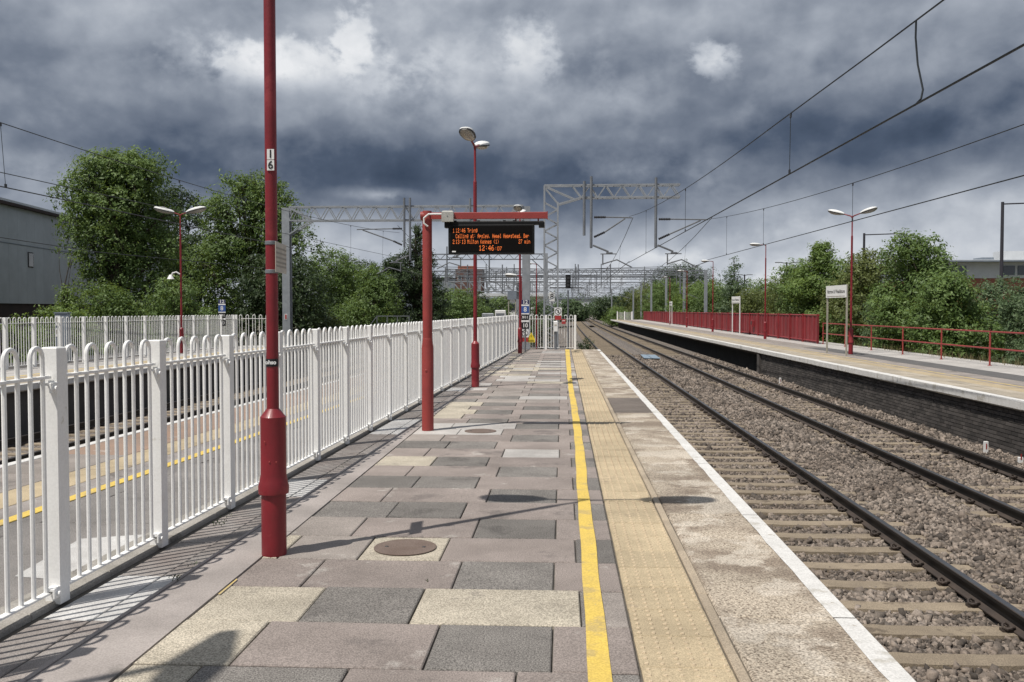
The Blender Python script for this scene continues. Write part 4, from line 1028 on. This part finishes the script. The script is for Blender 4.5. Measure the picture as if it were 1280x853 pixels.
for yy, z0, nm in ((102, 5.9, 'nearest set of cross-span wires over all tracks beyond the platforms'), (142, 6.6, 'middle set of cross-span wires over all tracks beyond the platforms'), (208, 7.2, 'farthest set of cross-span wires over all tracks beyond the platforms')):
    t = thing('cross_span', nm, 'overhead wires', (curve(yy), yy, 0))
    for q, z in enumerate((z0, z0 - .7, z0 + .55)):
        MB().tube([(-15, 0, z), (0, 0, z - (.35 if q == 2 else 0)), (15, 0, z)], .03, 5).obj('span_wire', 'wire', t)
    for x in (-13, -9.6, -6.2, -2, 1.5, 4.9, 9, 12.5): MB().tube([(x, 0, z0 - 1.5), (x, 0, z0 + .5)], .045, 5).obj('dropper', 'galv_dark', t)
# truss signal gantry
sg = thing('signal_gantry', 'grey lattice walkway gantry crossing the left tracks below the red brick block', 'gantry', (-10.2, 128, -1.3))
mb = MB()
for sy in (-.5, .5):
    mb.bar((-7.6, sy, 5.5), (8.2, sy, 5.5), .14); mb.bar((-7.6, sy, 6.9), (8.2, sy, 6.9), .14)
    for i in range(13): x = -7.6 + 15.8 * i / 13; mb.bar((x, sy, 6.9), (x + 15.8 / 13, sy, 5.5), .1); mb.bar((x, sy, 5.5), (x, sy, 6.9), .08)
mb.box((.3, 0, 5.46), (15.8, 1.1, .06)); mb.obj('truss', 'galv', sg)
mb = MB()
for sy in (-.55, .55):
    for z in (7.5, 8.0): mb.bar((-3.5, sy, z), (8.2, sy, z), .05)
    for i in range(9): x = -3.5 + 11.7 * i / 8; mb.bar((x, sy, 6.95), (x, sy, 8.0), .05)
mb.obj('walkway_rail', 'galv_mid', sg)
for x in (-7.5, 4.0): MB().box((x, 0, 3.4), (.45, .45, 6.8)).obj('leg', 'galv', sg)
# colour light signal
sgp = thing('signal_post', 'black colour light signal on a post beside the right-hand tracks', 'signal', (.36, 60, -1.3))
MB().tube([(0, 0, 0), (0, 0, 4.2)], .05, 8).obj('post', 'galv_mid', sgp, True); hd = MB().box((0, -.05, 4.75), (.28, .2, .80), ch=.04).obj('head', 'sign_black', sgp)
MB().box((0, -.16, 4.75), (.34, .02, .90), ch=.0).obj('backboard', 'sign_black', sgp)
for z in (4.98, 4.75, 4.52): MB().lathe([(.08, 0), (.09, .14)], 12).obj('hood', 'dark_rim', hd, loc=(0, -.17, z)).rotation_euler = (R(90), 0, 0)
MB().box((0, 0, 5.35), (.4, .5, .06)).obj('platform_hood', 'galv', sgp); MB().bar((-1.2, 0, 4.35), (.9, 0, 4.35), .08).obj('bracket', 'galv_dark', sgp)

# wires
def wire(path, r, name, parent): return MB().tube(path, r, 5).obj(name, 'wire', parent, True)
def ole(name_label, contact, cat, drops, rc=.0105, rcat=.0085, ext=None):
    t = thing('overhead_wire', name_label, 'overhead wire')
    wire(contact, rc, 'contact_wire', t); wire(cat, rcat, 'catenary_wire', t)
    def at(path, y):
        for p, q in zip(path, path[1:]):
            if p[1] <= y <= q[1]:
                f = (y - p[1]) / (q[1] - p[1]); return tuple(p[i] + (q[i] - p[i]) * f for i in range(3))
    for y in drops:
        a = at(contact, y); b = at(cat, y); d = wire([a, b], .005, 'dropper', t)
        mb = MB(); mb.box((a[0], a[1], a[2] + .03), (.02, .05, .06)); mb.box((b[0], b[1], b[2] - .03), (.02, .05, .06)); mb.obj('clip', 'insulator', d)
    return t
def parab(x0, x1, y0, y1, zlow, ylow, a, n=24): return [(x0 + (x1 - x0) * (y - y0) / (y1 - y0), y, zlow + a * (y - ylow) ** 2) for y in np.linspace(y0, y1, n)]
def over(contact, y0, y1, zlow, ylow, a, n=24):
    """catenary hung straight above its contact wire"""
    xs = [p[0] for p in contact]; ys = [p[1] for p in contact]
    return [(float(np.interp(y, ys, xs)), y, zlow + a * (y - ylow) ** 2) for y in np.linspace(y0, y1, n)]
c1 = [(3.40, -6, 3.47), (3.28, 6.7, 3.49), (3.11, 12.9, 3.47), (2.84, 39.7, 3.64)]
k1 = over(c1, -6, 39.7, 4.24, 6, .00120)
ole('catenary and contact wires over the nearer right-hand track', c1, k1, [12.9, 22.9, 32.5])
o = bpy.data.objects['overhead_wire']
wire([(3.225, 8.7, 3.48), (3.25, 8.62, 3.52), (3.265, 8.62, 3.6), (3.245, 8.7, 3.85), (3.23, 8.72, 4.1), (3.225, 8.7, 4.25)], .0095, 'jumper_cable', o)
c2 = [(6.9, -6, 3.5), (6.58, 13.3, 3.52), (6.16, 39.7, 3.74)]; k2 = over(c2, -6, 39.7, 4.2, 7, .00118)
ole('catenary and contact wires over the farther right-hand track', c2, k2, [13.3, 21, 29.5, 35.5])
def cc(x, y): return x + curve(y)
def fspan(x, ya, yb, label):
    cp = [(cc(x - .15, ya), ya, 3.68), (cc(x + .15, yb), yb, 3.7)]; mid = (ya + yb) / 2
    kp = [(cc(x, y), y, 4.35 + 1.2 * ((y - mid) / (yb - ya) * 2) ** 2) for y in np.linspace(ya, yb, 12)]
    ole(label, cp, kp, [ya + (yb - ya) * f for f in (.15, .35, .5, .65, .85)], .015, .013)
sp = [(39.7, 95), (95, 135), (135, 195), (195, 270), (270, 365)]
wn = ['second', 'third', 'fourth', 'fifth', 'sixth']
for (a, b), w_ in zip(sp, wn):
    fspan(3.0, a, b, w_ + ' span of wires over the nearer right-hand track'); fspan(6.35, a, b, w_ + ' span of wires over the farther right-hand track')
# left wires
lx_c = lambda y: -9.6 + .03 * y
cL = [(-9.9, 6, 3.72), (-9.2, 20, 3.66), (-8.6, 47.8, 4.6 - .9)]
kL = [(x, y, z) for x, y, z in parab(-9.8, -8.5, 6, 47.8, 4.75, 20, .00115)]
ole('catenary and contact wires over the farther left-hand track', cL, kL, [15.2, 22, 31, 38, 44])
t = thing('overhead_wire', 'thin wire running beside the contact wire over the left-hand tracks', 'overhead wire'); wire([(-10.4, 6, 4.0), (-9.6, 17, 3.98), (-8.4, 47.8, 4.3)], .008, 'wire', t)
t = thing('overhead_wire', 'single feeder wire across the dark trees on the left', 'overhead wire'); wire([(-16.5, 14, 3.9), (-15.6, 30, 3.55), (-14.6, 47.8, 3.7)], .012, 'feeder_wire', t)
t = thing('overhead_wire', 'far wires over the left-hand tracks beyond the portal', 'overhead wire')
for x in (-8.6, -5.3): wire([(x, 47.8, 3.75), (x, 112, 3.75)], .014, 'contact_wire', t); wire([(x, y, 4.4 + 1.6 * (abs(y - 80) / 32) ** 2) for y in np.linspace(47.8, 112, 12)], .012, 'catenary_wire', t)

# ================================================================== TREES
def leaves(centres, radii, n, size, squash=.85, tint_c=None, shell=.55, droop=0., zmin=.05):
    """small leaf quads around lobes; each lobe has clumps of its own"""
    centres = np.asarray(centres, float); radii = np.asarray(radii, float)
    if radii.ndim == 1: radii = np.stack([radii, radii, radii * squash], 1)
    vol = (radii[:, 0] * radii[:, 1] * radii[:, 2]) ** .72; pr = vol / vol.sum()
    ncl = max(12, n // 16); idx = rng.choice(len(centres), ncl, p=pr)
    d = rng.normal(size=(ncl, 3)); d /= np.linalg.norm(d, axis=1)[:, None]
    rr = (shell + (1.06 - shell) * rng.random(ncl) ** .7); rr = np.where(rng.random(ncl) < .12, rr * rng.uniform(1.0, 1.18, ncl), rr)
    cpos = centres[idx] + d * radii[idx] * rr[:, None]
    cid = rng.integers(0, ncl, n)
    cr = size * rng.uniform(1.2, 2.9, ncl)
    p = cpos[cid] + rng.normal(size=(n, 3)) * (cr[cid] * .62)[:, None] * np.array([1, 1, .75])
    out = d[cid] * .9 + rng.normal(size=(n, 3)) * .6 + np.array([-.15, -.15, .55]); out /= np.linalg.norm(out, axis=1)[:, None]
    t = rng.normal(size=(n, 3)); t -= out * (t * out).sum(1)[:, None]; t /= np.linalg.norm(t, axis=1)[:, None]; b = np.cross(out, t)
    s = size * rng.uniform(.55, 1.25, n); l = s * rng.uniform(1.0, 1.6, n); w = s * .62
    V = np.stack([p - t * l[:, None] * .6, p + b * w[:, None] * .55, p + t * l[:, None] * .6 - out * (l * .12)[:, None], p - b * w[:, None] * .55], 1)
    V = V[(p[:, 2] > zmin)]
    tint = np.clip(.42 + rng.normal(0, .15, ncl)[cid] + rng.normal(0, .12, n), 0, 1)[p[:, 2] > zmin]
    return V.reshape(-1, 3), tint
def tree(name, label, cat, loc, lobes, n, size, leafm, trunk_h=None, trunk_r=.2, limbs=True, group=None, shell=.55, base_z=-1.3):
    t = thing(name, label, cat, (loc[0], loc[1], base_z), 0, group)
    cs = np.array([l[:3] for l in lobes], float) + np.array([0, 0, -base_z]); rs = np.array([l[3:6] if len(l) > 4 else (l[3], l[3], l[3] * .85) for l in lobes], float)
    V, tint = leaves(cs, rs, int(n * 1.7), size * .78, shell=shell)
    F = np.arange(len(V)).reshape(-1, 4)
    put('crown', np_mesh('crown', V, F, leafm, tint), t)
    if trunk_r:
        top = cs[:, 2].max(); th = trunk_h if trunk_h else top * .8
        mb = MB(); j = lambda k: random.uniform(-k, k)
        mb.tube([(0, 0, 0), (j(.1), j(.1), th * .35), (j(.25), j(.25), th * .7), (j(.4), j(.4), th)], [trunk_r * 1.25, trunk_r * .85, trunk_r * .55, trunk_r * .2], 8)
        mb.obj('trunk', 'bark', t, True)
        if limbs:
            lm = MB()
            for c, r in zip(cs, rs):
                z0 = min(th * .75, max(th * .18, c[2] * random.uniform(.35, .6)))
                q = Vector((0, 0, z0)); e = Vector(c) ; mid = q.lerp(e, .5) + Vector((j(.3), j(.3), j(.3) + .2))
                lm.tube([tuple(q), tuple(mid), tuple(e)], [trunk_r * .42, trunk_r * .26, trunk_r * .1], 6)
                for _ in range(4):
                    dd = Vector((random.gauss(0, 1), random.gauss(0, 1), random.gauss(.3, .8))).normalized()
                    e2 = e + Vector((dd.x * r[0], dd.y * r[1], dd.z * r[2])) * .85
                    lm.tube([tuple(e.lerp(mid, .3)), tuple(e.lerp(e2, .5) + Vector((j(.12), j(.12), j(.12)))), tuple(e2)], [trunk_r * .13, trunk_r * .09, trunk_r * .03], 5)
            lm.obj('limb', 'bark', t, True)
    return t
def lob(w, h0, h1, n, dx=0., spread=1.0, rmin=.24, rmax=.42, seed=0, dy=None, taper=.55):
    """lobes filling an uneven crown of width w between heights h0..h1"""
    rnd = random.Random(seed); out = []
    dy = dy or w * .8
    for i in range(n):
        f = (i + .5) / n; z = h0 + (h1 - h0) * f; prof = math.sin(math.pi * min(1, (f * .80 + .17))) ** taper
        a = rnd.uniform(0, 6.28); r = w * rnd.uniform(rmin, rmax) * (.6 + .4 * prof)
        q = max(0, w / 2 * prof - r * .8) * spread * rnd.uniform(.65, 1.1)
        out.append((dx + q * math.cos(a), q * math.sin(a) * dy / w, min(z, h1 - r * .7), r))
    return out
def X(px, y): return (px - 703) / 1150 * y
G1 = 'trees and bushes behind the left platforms'; G2 = 'bushes behind the right platform'; 
# left
tree('broadleaf_tree', 'big rounded green tree standing at the end of the grey shed', 'tree', (X(134, 50), 50), lob(6.2, 4.2, 10.3, 24, dx=.1, seed=3, rmin=.17, rmax=.29) + lob(5.4, 6.0, 10.2, 9, seed=8, rmin=.2, rmax=.3) + [(1.2, 0, 3.4, 1.7), (-.5, 0, 4.2, 1.6), (-1.0, 0, 3.0, 1.2), (.5, 0, 2.0, 1.6), (2.2, 0, 3.4, 1.4), (2.0, .3, 1.6, 1.5), (2.3, -.5, 9.2, 1.25), (1.0, 0, 9.6, 1.1), (-1.4, 0, 9.5, 1.2), (-2.6, 0, 8.0, 1.1), (3.0, 0, 7.2, 1.1), (2.9, 0, 4.9, 1.2)], 30000, .17, 'leaf_green', 8, .30, group=G1, shell=.5)
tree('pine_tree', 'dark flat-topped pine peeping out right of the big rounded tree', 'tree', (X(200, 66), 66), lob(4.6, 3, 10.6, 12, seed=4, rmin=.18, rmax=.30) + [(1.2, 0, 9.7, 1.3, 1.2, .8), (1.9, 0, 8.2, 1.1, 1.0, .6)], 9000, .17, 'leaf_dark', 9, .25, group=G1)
tree('open_tree', 'airy light green tree with visible branches behind the near red lamp post', 'tree', (X(308, 57), 57), lob(8.4, .8, 10.1, 26, seed=11, rmin=.13, rmax=.24) + lob(7.4, 5.5, 10.1, 10, seed=5, rmin=.14, rmax=.22), 21000, .18, 'leaf_green', 8.5, .30, group=G1, shell=.5)
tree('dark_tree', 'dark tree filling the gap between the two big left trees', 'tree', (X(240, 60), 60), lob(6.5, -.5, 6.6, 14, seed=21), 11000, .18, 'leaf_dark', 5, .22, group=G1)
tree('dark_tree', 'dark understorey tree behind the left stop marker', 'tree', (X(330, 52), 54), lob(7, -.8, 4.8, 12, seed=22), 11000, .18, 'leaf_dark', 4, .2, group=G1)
tree('bush', 'mid green bush at the foot of the left lamp post', 'bush', (X(215, 43), 43), lob(3.9, -.8, 3.0, 9, seed=23), 7000, .13, 'leaf_green', 2, .08, group=G1)
tree('bush', 'spindly sapling bush before the grey shed wall', 'bush', (X(66, 42), 42), lob(1.7, .8, 2.7, 6, seed=25) + [(.3, 0, 3.9, .25), (-.3, 0, 4.5, .2)], 1500, .12, 'leaf_bright', 5.6, .06, group=G1)
tree('bush', 'low bright flowering scrub above the left fence by the shed', 'bush', (X(60, 34), 34), lob(3.8, -.6, 1.75, 12, seed=26, rmin=.12, rmax=.2), 4200, .11, 'leaf_bright', 0, 0, group=G1)
tree('bush', 'green bush beside the left end of the shed and big tree', 'bush', (X(118, 46), 46), lob(3.4, -.8, 2.9, 8, seed=27), 4500, .14, 'leaf_green', 2, .08, group=G1)
tree('bush', 'long hedge-like bush at the foot of the portal leg', 'bush', (X(385, 60), 60), lob(5.2, -1.0, 1.25, 12, seed=28, rmin=.14, rmax=.2), 8000, .14, 'leaf_olive', 0, 0, group=G1)
tree('broadleaf_tree', 'round medium green tree right of the portal leg', 'tree', (X(412, 72), 72), lob(6.8, -.8, 6.1, 15, seed=31), 14000, .18, 'leaf_green', 4, .2, group=G1)
tree('broadleaf_tree', 'round green tree left of the departure board post', 'tree', (X(463, 68), 68), lob(4.8, -.8, 4.8, 12, seed=32), 12000, .16, 'leaf_green', 3.5, .18, group=G1)
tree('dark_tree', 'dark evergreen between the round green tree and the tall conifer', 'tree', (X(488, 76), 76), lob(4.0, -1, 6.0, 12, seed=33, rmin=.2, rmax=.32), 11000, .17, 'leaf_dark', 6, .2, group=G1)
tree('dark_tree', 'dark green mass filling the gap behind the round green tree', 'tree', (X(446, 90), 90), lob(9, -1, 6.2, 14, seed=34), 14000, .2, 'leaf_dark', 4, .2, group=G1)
ced = []
rr_ = random.Random(5)
for i in range(22):
    f = i / 21; z = -.6 + 9.4 * f; w = 3.0 * (1 - f) ** .72 + .2; a = rr_.uniform(0, 6.28)
    ced.append((w * .62 * math.cos(a), w * .62 * math.sin(a), z, w * .55, w * .55, .42)); a += 2.4
    ced.append((w * .62 * math.cos(a), w * .62 * math.sin(a), z - .2, w * .55, w * .55, .38))
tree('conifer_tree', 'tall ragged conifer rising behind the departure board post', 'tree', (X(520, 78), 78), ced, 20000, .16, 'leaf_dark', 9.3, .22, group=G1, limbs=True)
tree('broadleaf_tree', 'low leafy tree below the lattice gantry right of the board post', 'tree', (X(566, 92), 92), lob(7.0, -1, 3.6, 11, seed=36), 11000, .18, 'leaf_green', 2.5, .15, group=G1)
tree('dark_tree', 'dark tree behind the second lamp post under the gantry', 'tree', (X(595, 104), 104), lob(5.5, -1, 3.6, 9, seed=37), 6000, .2, 'leaf_dark', 3, .15, group=G1)
tree('broadleaf_tree', 'small rounded tree under the lattice gantry by the white shed', 'tree', (X(623, 118), 118), lob(5.2, -1, 3.2, 8, seed=38), 5000, .2, 'leaf_green', 2.5, .15, group=G1)
tree('bush', 'pale green bush behind the end fence', 'bush', (X(674, 70), 70), lob(3.4, -1, 2.4, 7, seed=39), 4500, .14, 'leaf_blue', 0, 0)
tree('bush', 'small dark weed bush at the platform end beside the track', 'bush', (.95, 39.6), lob(1.0, -1.1, .35, 6, seed=40), 1600, .07, 'leaf_dark', 0, 0)
for i, (px, y, w, h, lm, lb) in enumerate([(712, 220, 9, 3.5, 'leaf_blue', 'distant grey green trees left of the vanishing tracks'), (765, 260, 12, 5, 'leaf_dark', 'distant dark trees right of the vanishing tracks'), (740, 560, 30, 8, 'leaf_blue', 'faraway wood at the vanishing point'), (690, 520, 40, 9, 'leaf_blue', 'faraway trees left of the vanishing point'), (545, 230, 30, 8, 'leaf_blue', 'faraway trees behind the lattice gantry')]):
    tree('distant_trees', lb, 'trees', (X(px, y) + (0 if y < 300 else 2), y), lob(w, -1, h, 10, seed=50 + i), 5000, .3 + y / 900, lm, 0, 0)
# right
def rb(px, y, w, top, lm, lb, n=9000, size=.13, seed=0, h0=-1.2, nl=12, name='bush', cat='bush', **k):
    return tree(name, lb, cat, (X(px, y), y), lob(w, h0, 1.6 + (388 - top) / 1150 * y, nl, seed=seed, **k), n, size, lm, None, .10, group=G2)
rb(1130, 42, 4.6, 296, 'leaf_green', 'tallest leafy bush behind the red handrail', 17000, .14, 61, nl=20, rmin=.16, rmax=.28)
rb(1076, 50, 4.8, 318, 'leaf_olive', 'olive green bush behind the name board and lamp', 13000, .14, 62, nl=16, rmin=.18, rmax=.3)
rb(1178, 38, 3.6, 346, 'leaf_green', 'rounded bush right of the tallest one behind the handrail', 13000, .13, 63, nl=16, rmin=.18, rmax=.3)
rb(1160, 38.5, 2.4, 392, 'leaf_bright', 'bright green low bush pressed against the red handrail', 7000, .11, 64, nl=9)
rb(1290, 34, 3.4, 335, 'leaf_blue', 'dark blue green bush at the right edge of the picture', 12000, .12, 65, nl=14, rmin=.18, rmax=.3)
rb(1330, 31, 4.0, 322, 'leaf_blue', 'bush just beyond the right edge of the picture', 7000, .13, 66)
rb(1103, 44, 3.0, 365, 'leaf_blue', 'grey green low bush behind the red lamp post', 6000, .11, 67)
rb(1238, 47, 4.6, 355, 'leaf_blue', 'bush below the tall dark street lamp', 9000, .14, 68)
rb(1020, 58, 4.2, 305, 'leaf_bright', 'poplar-like bright bush above the end of the red boarding', 17000, .15, 69, nl=24, rmin=.13, rmax=.22, taper=.9)
rb(975, 72, 5.2, 350, 'leaf_olive', 'olive bush behind the red boarding left of the bright one', 9000, .16, 70)
rb(1050, 70, 6, 340, 'leaf_dark', 'dark bush farther back between the name board and lamp', 8000, .18, 71)
rb(936, 84, 4.6, 362, 'leaf_olive', 'low olive bush behind the red boarding', 8000, .16, 72)
tree('young_tree', 'pointed young tree above the middle of the red boarding', 'tree', (X(914, 88), 88), [(.9 * (1 - f) ** .7 * math.cos(9.3 * f * 3), .9 * (1 - f) ** .7 * math.sin(9.3 * f * 3), -.8 + 7.3 * f, 1.25 * (1 - f) ** .6 + .22) for f in np.linspace(0, 1, 16)], 9000, .16, 'leaf_blue', 6, .1, group=G2)
rb(952, 96, 7.0, 353, 'leaf_green', 'dense hedge of mid green bushes behind the second right lamp post', 14000, .18, 81)
rb(892, 105, 7.0, 356, 'leaf_green', 'dense green bushes left of the pointed young tree', 14000, .18, 82)
rb(994, 64, 4.8, 330, 'leaf_green', 'mid green bush left of the poplar-like bright one', 10000, .15, 83)
rb(1050, 57, 4.8, 324, 'leaf_green', 'mid green bush behind the name board', 10000, .15, 84)
rb(868, 120, 7, 356, 'leaf_bright', 'light green tree behind the third lamp of the right platform', 15000, .2, 74)
rb(832, 172, 10, 352, 'leaf_green', 'green tree group behind the far red boarding', 16000, .22, 75)
rb(806, 205, 12, 357, 'leaf_olive', 'light tree behind the far end of the red boarding', 15000, .26, 76)
rb(848, 215, 21, 336, 'leaf_dark', 'large dark tree on the skyline beyond the red boarding', 34000, .30, 77, nl=18, name='broadleaf_tree', cat='tree')
rb(785, 240, 11, 362, 'leaf_dark', 'dark trees at the far end of the right platform', 7000, .3, 78)
rb(993, 120, 9, 340, 'leaf_dark', 'distant dark tree on the skyline between two street lamps', 7000, .26, 79)
rb(770, 165, 5, 385, 'leaf_bright', 'bright scrub on the bank beside the right platform end', 5000, .2, 80)
# dry grass on the bank behind the handrail
n = 5200; p = np.stack([rng.uniform(12.9, 17.5, n), rng.uniform(18, 44, n), np.full(n, -.5)], 1); p[:, 2] = -.35 - (p[:, 0] - 12.9) * .18
hgt = rng.uniform(.3, .75, n); a = rng.uniform(0, 6.28, n); w = .02; ln = rng.uniform(-.25, .25, (n, 2))
V = np.stack([p + np.stack([np.cos(a) * w, np.sin(a) * w, 0 * a], 1), p - np.stack([np.cos(a) * w, np.sin(a) * w, 0 * a], 1), p + np.stack([ln[:, 0], ln[:, 1], hgt], 1)], 1).reshape(-1, 3)
o = put('grass', np_mesh('grass', V, np.arange(n * 3).reshape(-1, 3), 'grass_dry', rng.random(n))); o['kind'] = 'stuff'
bank = MB(); bank.quad((12.85, 8, -.32), (18.5, 8, -1.35), (18.5, 46, -1.35), (12.85, 46, -.32)); o = bank.obj('bank', 'soil'); o['kind'] = 'structure'
MB()

# ================================================================== BUILDINGS AND STREET LAMPS
sh = thing('warehouse', 'grey clad windowless shed at the left edge behind the platform', 'building', (-33.1, 54.0, -1.3), R(7.6))
# local: wall along +Y from 0 to 34, facing +X
MB().box((-9, 9, .95 + .7), (17.9, 61.8, 3.3)).obj('plinth', 'plinth_brick', sh)
CL = MB().box((0, 0, 0), (.10, 1.19, 5.95), ch=.012).mesh('cladding_panel', 'clad_grey')
for i in range(50): put('cladding_panel', CL, sh, (0, -20.6 + 1.2 * i, 6.28))
MB().box((-9, 9, 6.28), (17.8, 60, 5.9)).obj('wall', 'clad_grey', sh)
MB().prism([(.25, -21.2, 9.27), (.25, 39.3, 9.27), (-9, 39.3, 11.2), (-9, -21.2, 11.2)], (0, 0, .18)).obj('roof', 'roof_white', sh)
MB().box((.2, 9, 9.20), (.28, 60.6, .18)).obj('gutter', 'plinth_brick', sh)
MB().box((.06, 9, 6.9), (.03, 60.4, .05)).obj('flashing', 'cabinet', sh)
wv = MB().box((.06, 2.1, 6.05), (.05, .72, .95)).obj('window', 'dark_rim', sh); MB().box((.09, 2.1, 6.05), (.02, .6, .82)).obj('pane', 'window_glass', wv)
# red brick building on the right
rbn = thing('office_building', 'low building with white upper storey over red brick, far right behind the bushes', 'building', (36.0, 92, -1.3))
MB().box((16, 10, 3.0), (32, 20, 6.0)).obj('brick_storey', 'red_brick', rbn)
MB().box((16, 10, 6.78), (32.2, 20.2, 1.55)).obj('upper_storey', 'roof_white', rbn); MB().box((16, 9.6, 7.62), (33.6, 21.6, .13)).obj('roof', 'cabinet', rbn)
MB().box((16, 9.5, 7.74), (32.6, 20, .10)).obj('roof_edge', 'roof_white', rbn)
for x in (1.2, 2.6, 7.2, 8.6, 13.0, 14.4, 19, 20.4): wn_ = MB().box((x, -.12, 6.75), (1.15, .1, .9)).obj('window', 'cabinet', rbn); MB().box((x, -.18, 6.75), (1.0, .04, .76)).obj('pane', 'window_glass', wn_)
MB().box((10.2, 6, 8.3), (2.6, 2, 1.3)).obj('roof_plant', 'roof_white', rbn); MB().box((7.5, 6, 8.0), (1.2, 2, .6)).obj('roof_plant', 'cabinet', rbn)
bb = thing('brick_block', 'distant red brick block with dark roof above the lattice gantry', 'building', (X(588, 185), 185, -1.3))
MB().box((-.4, 3, 5.6), (5.4, 6, 11.2)).obj('wall', 'dark_brick', bb); MB().box((-.9, 2.8, 11.35), (3.4, 5.4, .9)).obj('tower', 'red_brick', bb); MB().box((-9.5, 3, 4.6), (12.6, 6, 9.2)).obj('wing', 'cabinet', bb); MB().box((-9.5, 3, 9.3), (13, 6.4, .3)).obj('roof', 'dark_rim', bb); MB().box((-11, -.06, 7.8), (7.0, .1, .9)).obj('fascia', 'sign_white', bb)
for x in (-2.2, -.6, 1.0): w_ = MB().box((x, -.04, 9.4), (.8, .1, 1.0)).obj('window', 'sign_white', bb); MB().box((x, -.10, 9.4), (.66, .04, .86)).obj('pane', 'window_glass', w_)
wsd = thing('white_shed', 'white flat-roofed building seen under the lattice gantry', 'building', (X(657, 150), 150, -1.3))
MB().box((0, 4, 2.6), (7.4, 8, 5.2)).obj('wall', 'sign_white', wsd); MB().box((-2, 3.8, 5.4), (11.6, 8.8, .5)).obj('roof', 'roof_white', wsd); MB().box((0, -.06, .9), (7.2, .1, 1.6)).obj('brick_base', 'dark_brick', wsd)
for x in (-2.2, 0, 2.2): w_ = MB().box((x, -.05, 3.4), (1.6, .1, 1.1)).obj('window', 'cabinet', wsd); MB().box((x, -.11, 3.4), (1.4, .04, .9)).obj('pane', 'window_glass', w_)
wsf = thing('distant_factory', 'long pale low buildings along the horizon left of the tracks', 'building', (X(640, 420), 420, -1.3)); MB().box((0, 10, 4), (70, 20, 8)).obj('wall', 'roof_white', wsf); MB().box((0, 10, 8.3), (72, 21, .8)).obj('roof', 'cabinet', wsf)
for x in (-25, -12, 2, 16): MB().box((x, -.1, 3.5), (6, .2, 2.2)).obj('window', 'cabinet', wsf)
grp = thing('relay_cabinet', 'pale trackside cabinets huddled left of the platform end', 'cabinet', (X(628, 88), 88, -1.3))
for i, (x, w_, h) in enumerate(((-1.4, 1.1, 2.6), (-.2, 1.0, 2.9), (.95, .9, 2.4))): c_ = MB().box((x, i * .1, h / 2), (w_, .7, h), ch=.05).obj('case', 'sign_white' if i == 1 else 'galv', grp); MB().box((x, i * .1 - .36, h / 2), (w_ * .8, .02, h * .8)).obj('door', 'galv_mid', c_)
nbd = thing('track_board', 'blank grey board on two pale posts left of the platform end', 'sign', (X(640, 64), 64, -1.3))
for x in (-.24, .24): MB().box((x, 0, 2.1), (.07, .07, 4.2)).obj('post', 'sign_post_tan', nbd)
MB().box((0, -.06, 3.95), (.62, .05, .62)).obj('panel', 'cabinet', nbd)
stp = thing('trackside_steps', 'grey steps with handrail beyond the left half of the platform', 'steps', (X(486, 62), 62, -1.3))
for z in (1.4, 2.0, 2.5): MB().bar((-.9, 0, z), (1.3, 0, z), .05).obj('rail', 'galv_mid', stp)
for x in (-.9, -.2, .5, 1.3): MB().bar((x, 0, 0), (x, 0, 2.5), .05).obj('post', 'galv_mid', stp)
MB().bar((-1.9, 0, 1.2), (-.9, 0, 2.5), .05).obj('handrail', 'galv_mid', stp)
def street_lamp(px, y, top, reach, label, double=False):
    x = X(px, y); z = 1.6 + (388 - top) / 1150 * y + 1.3
    t = thing('street_lamp', label, 'street lamp', (x, y, -1.3), 0, 'dark street lamps beyond the right platform')
    MB().lathe([(.12, 0), (.10, z * .5), (.085, z)], 10).obj('pole', 'dark_steel', t, True)
    for s in ((1, -1) if double else (1,)):
        mb = MB(); mb.tube([(0, 0, z - .12), (s * reach, 0, z - .05)], .04, 8); mb.obj('arm', 'dark_steel', t, True)
        MB().box((s * (reach + .25), 0, z - .03), (.75, .26, .10), ch=.04).obj('lantern', 'galv_dark', t)
street_lamp(1235, 55, 257, 2.4, 'tall dark street lamp with a long arm, nearest the right edge')
street_lamp(1071, 70, 294, 2.3, 'dark street lamp with a long arm rising behind the near right lamp post')
street_lamp(1010, 90, 319, .35, 'dark street lamp with a short arm left of the bright bush')
street_lamp(978, 100, 329, .6, 'small dark twin-headed street lamp over the olive bush', True)
street_lamp(927, 120, 344, .4, 'distant dark twin street lamp beside the pointed young tree', True)
street_lamp(1290, 60, 283, -1.2, 'dark street lamp whose lantern enters from the right edge')
bs = thing('plastic_sheet', 'pale blue sheet lying between the tracks in the distance', 'sheet', (4.75, 51, -.975)); MB().prism([(-.4, -1.6, 0), (.45, -1.9, 0), (.5, 1.5, .02), (-.3, 1.8, .02)], (0, 0, .03)).obj('sheet', 'blue_sheet', bs)
print('OBJECTS', len(bpy.data.objects), 'TRIS', sum(len(o.data.polygons) for o in bpy.data.objects if o.type == 'MESH'))
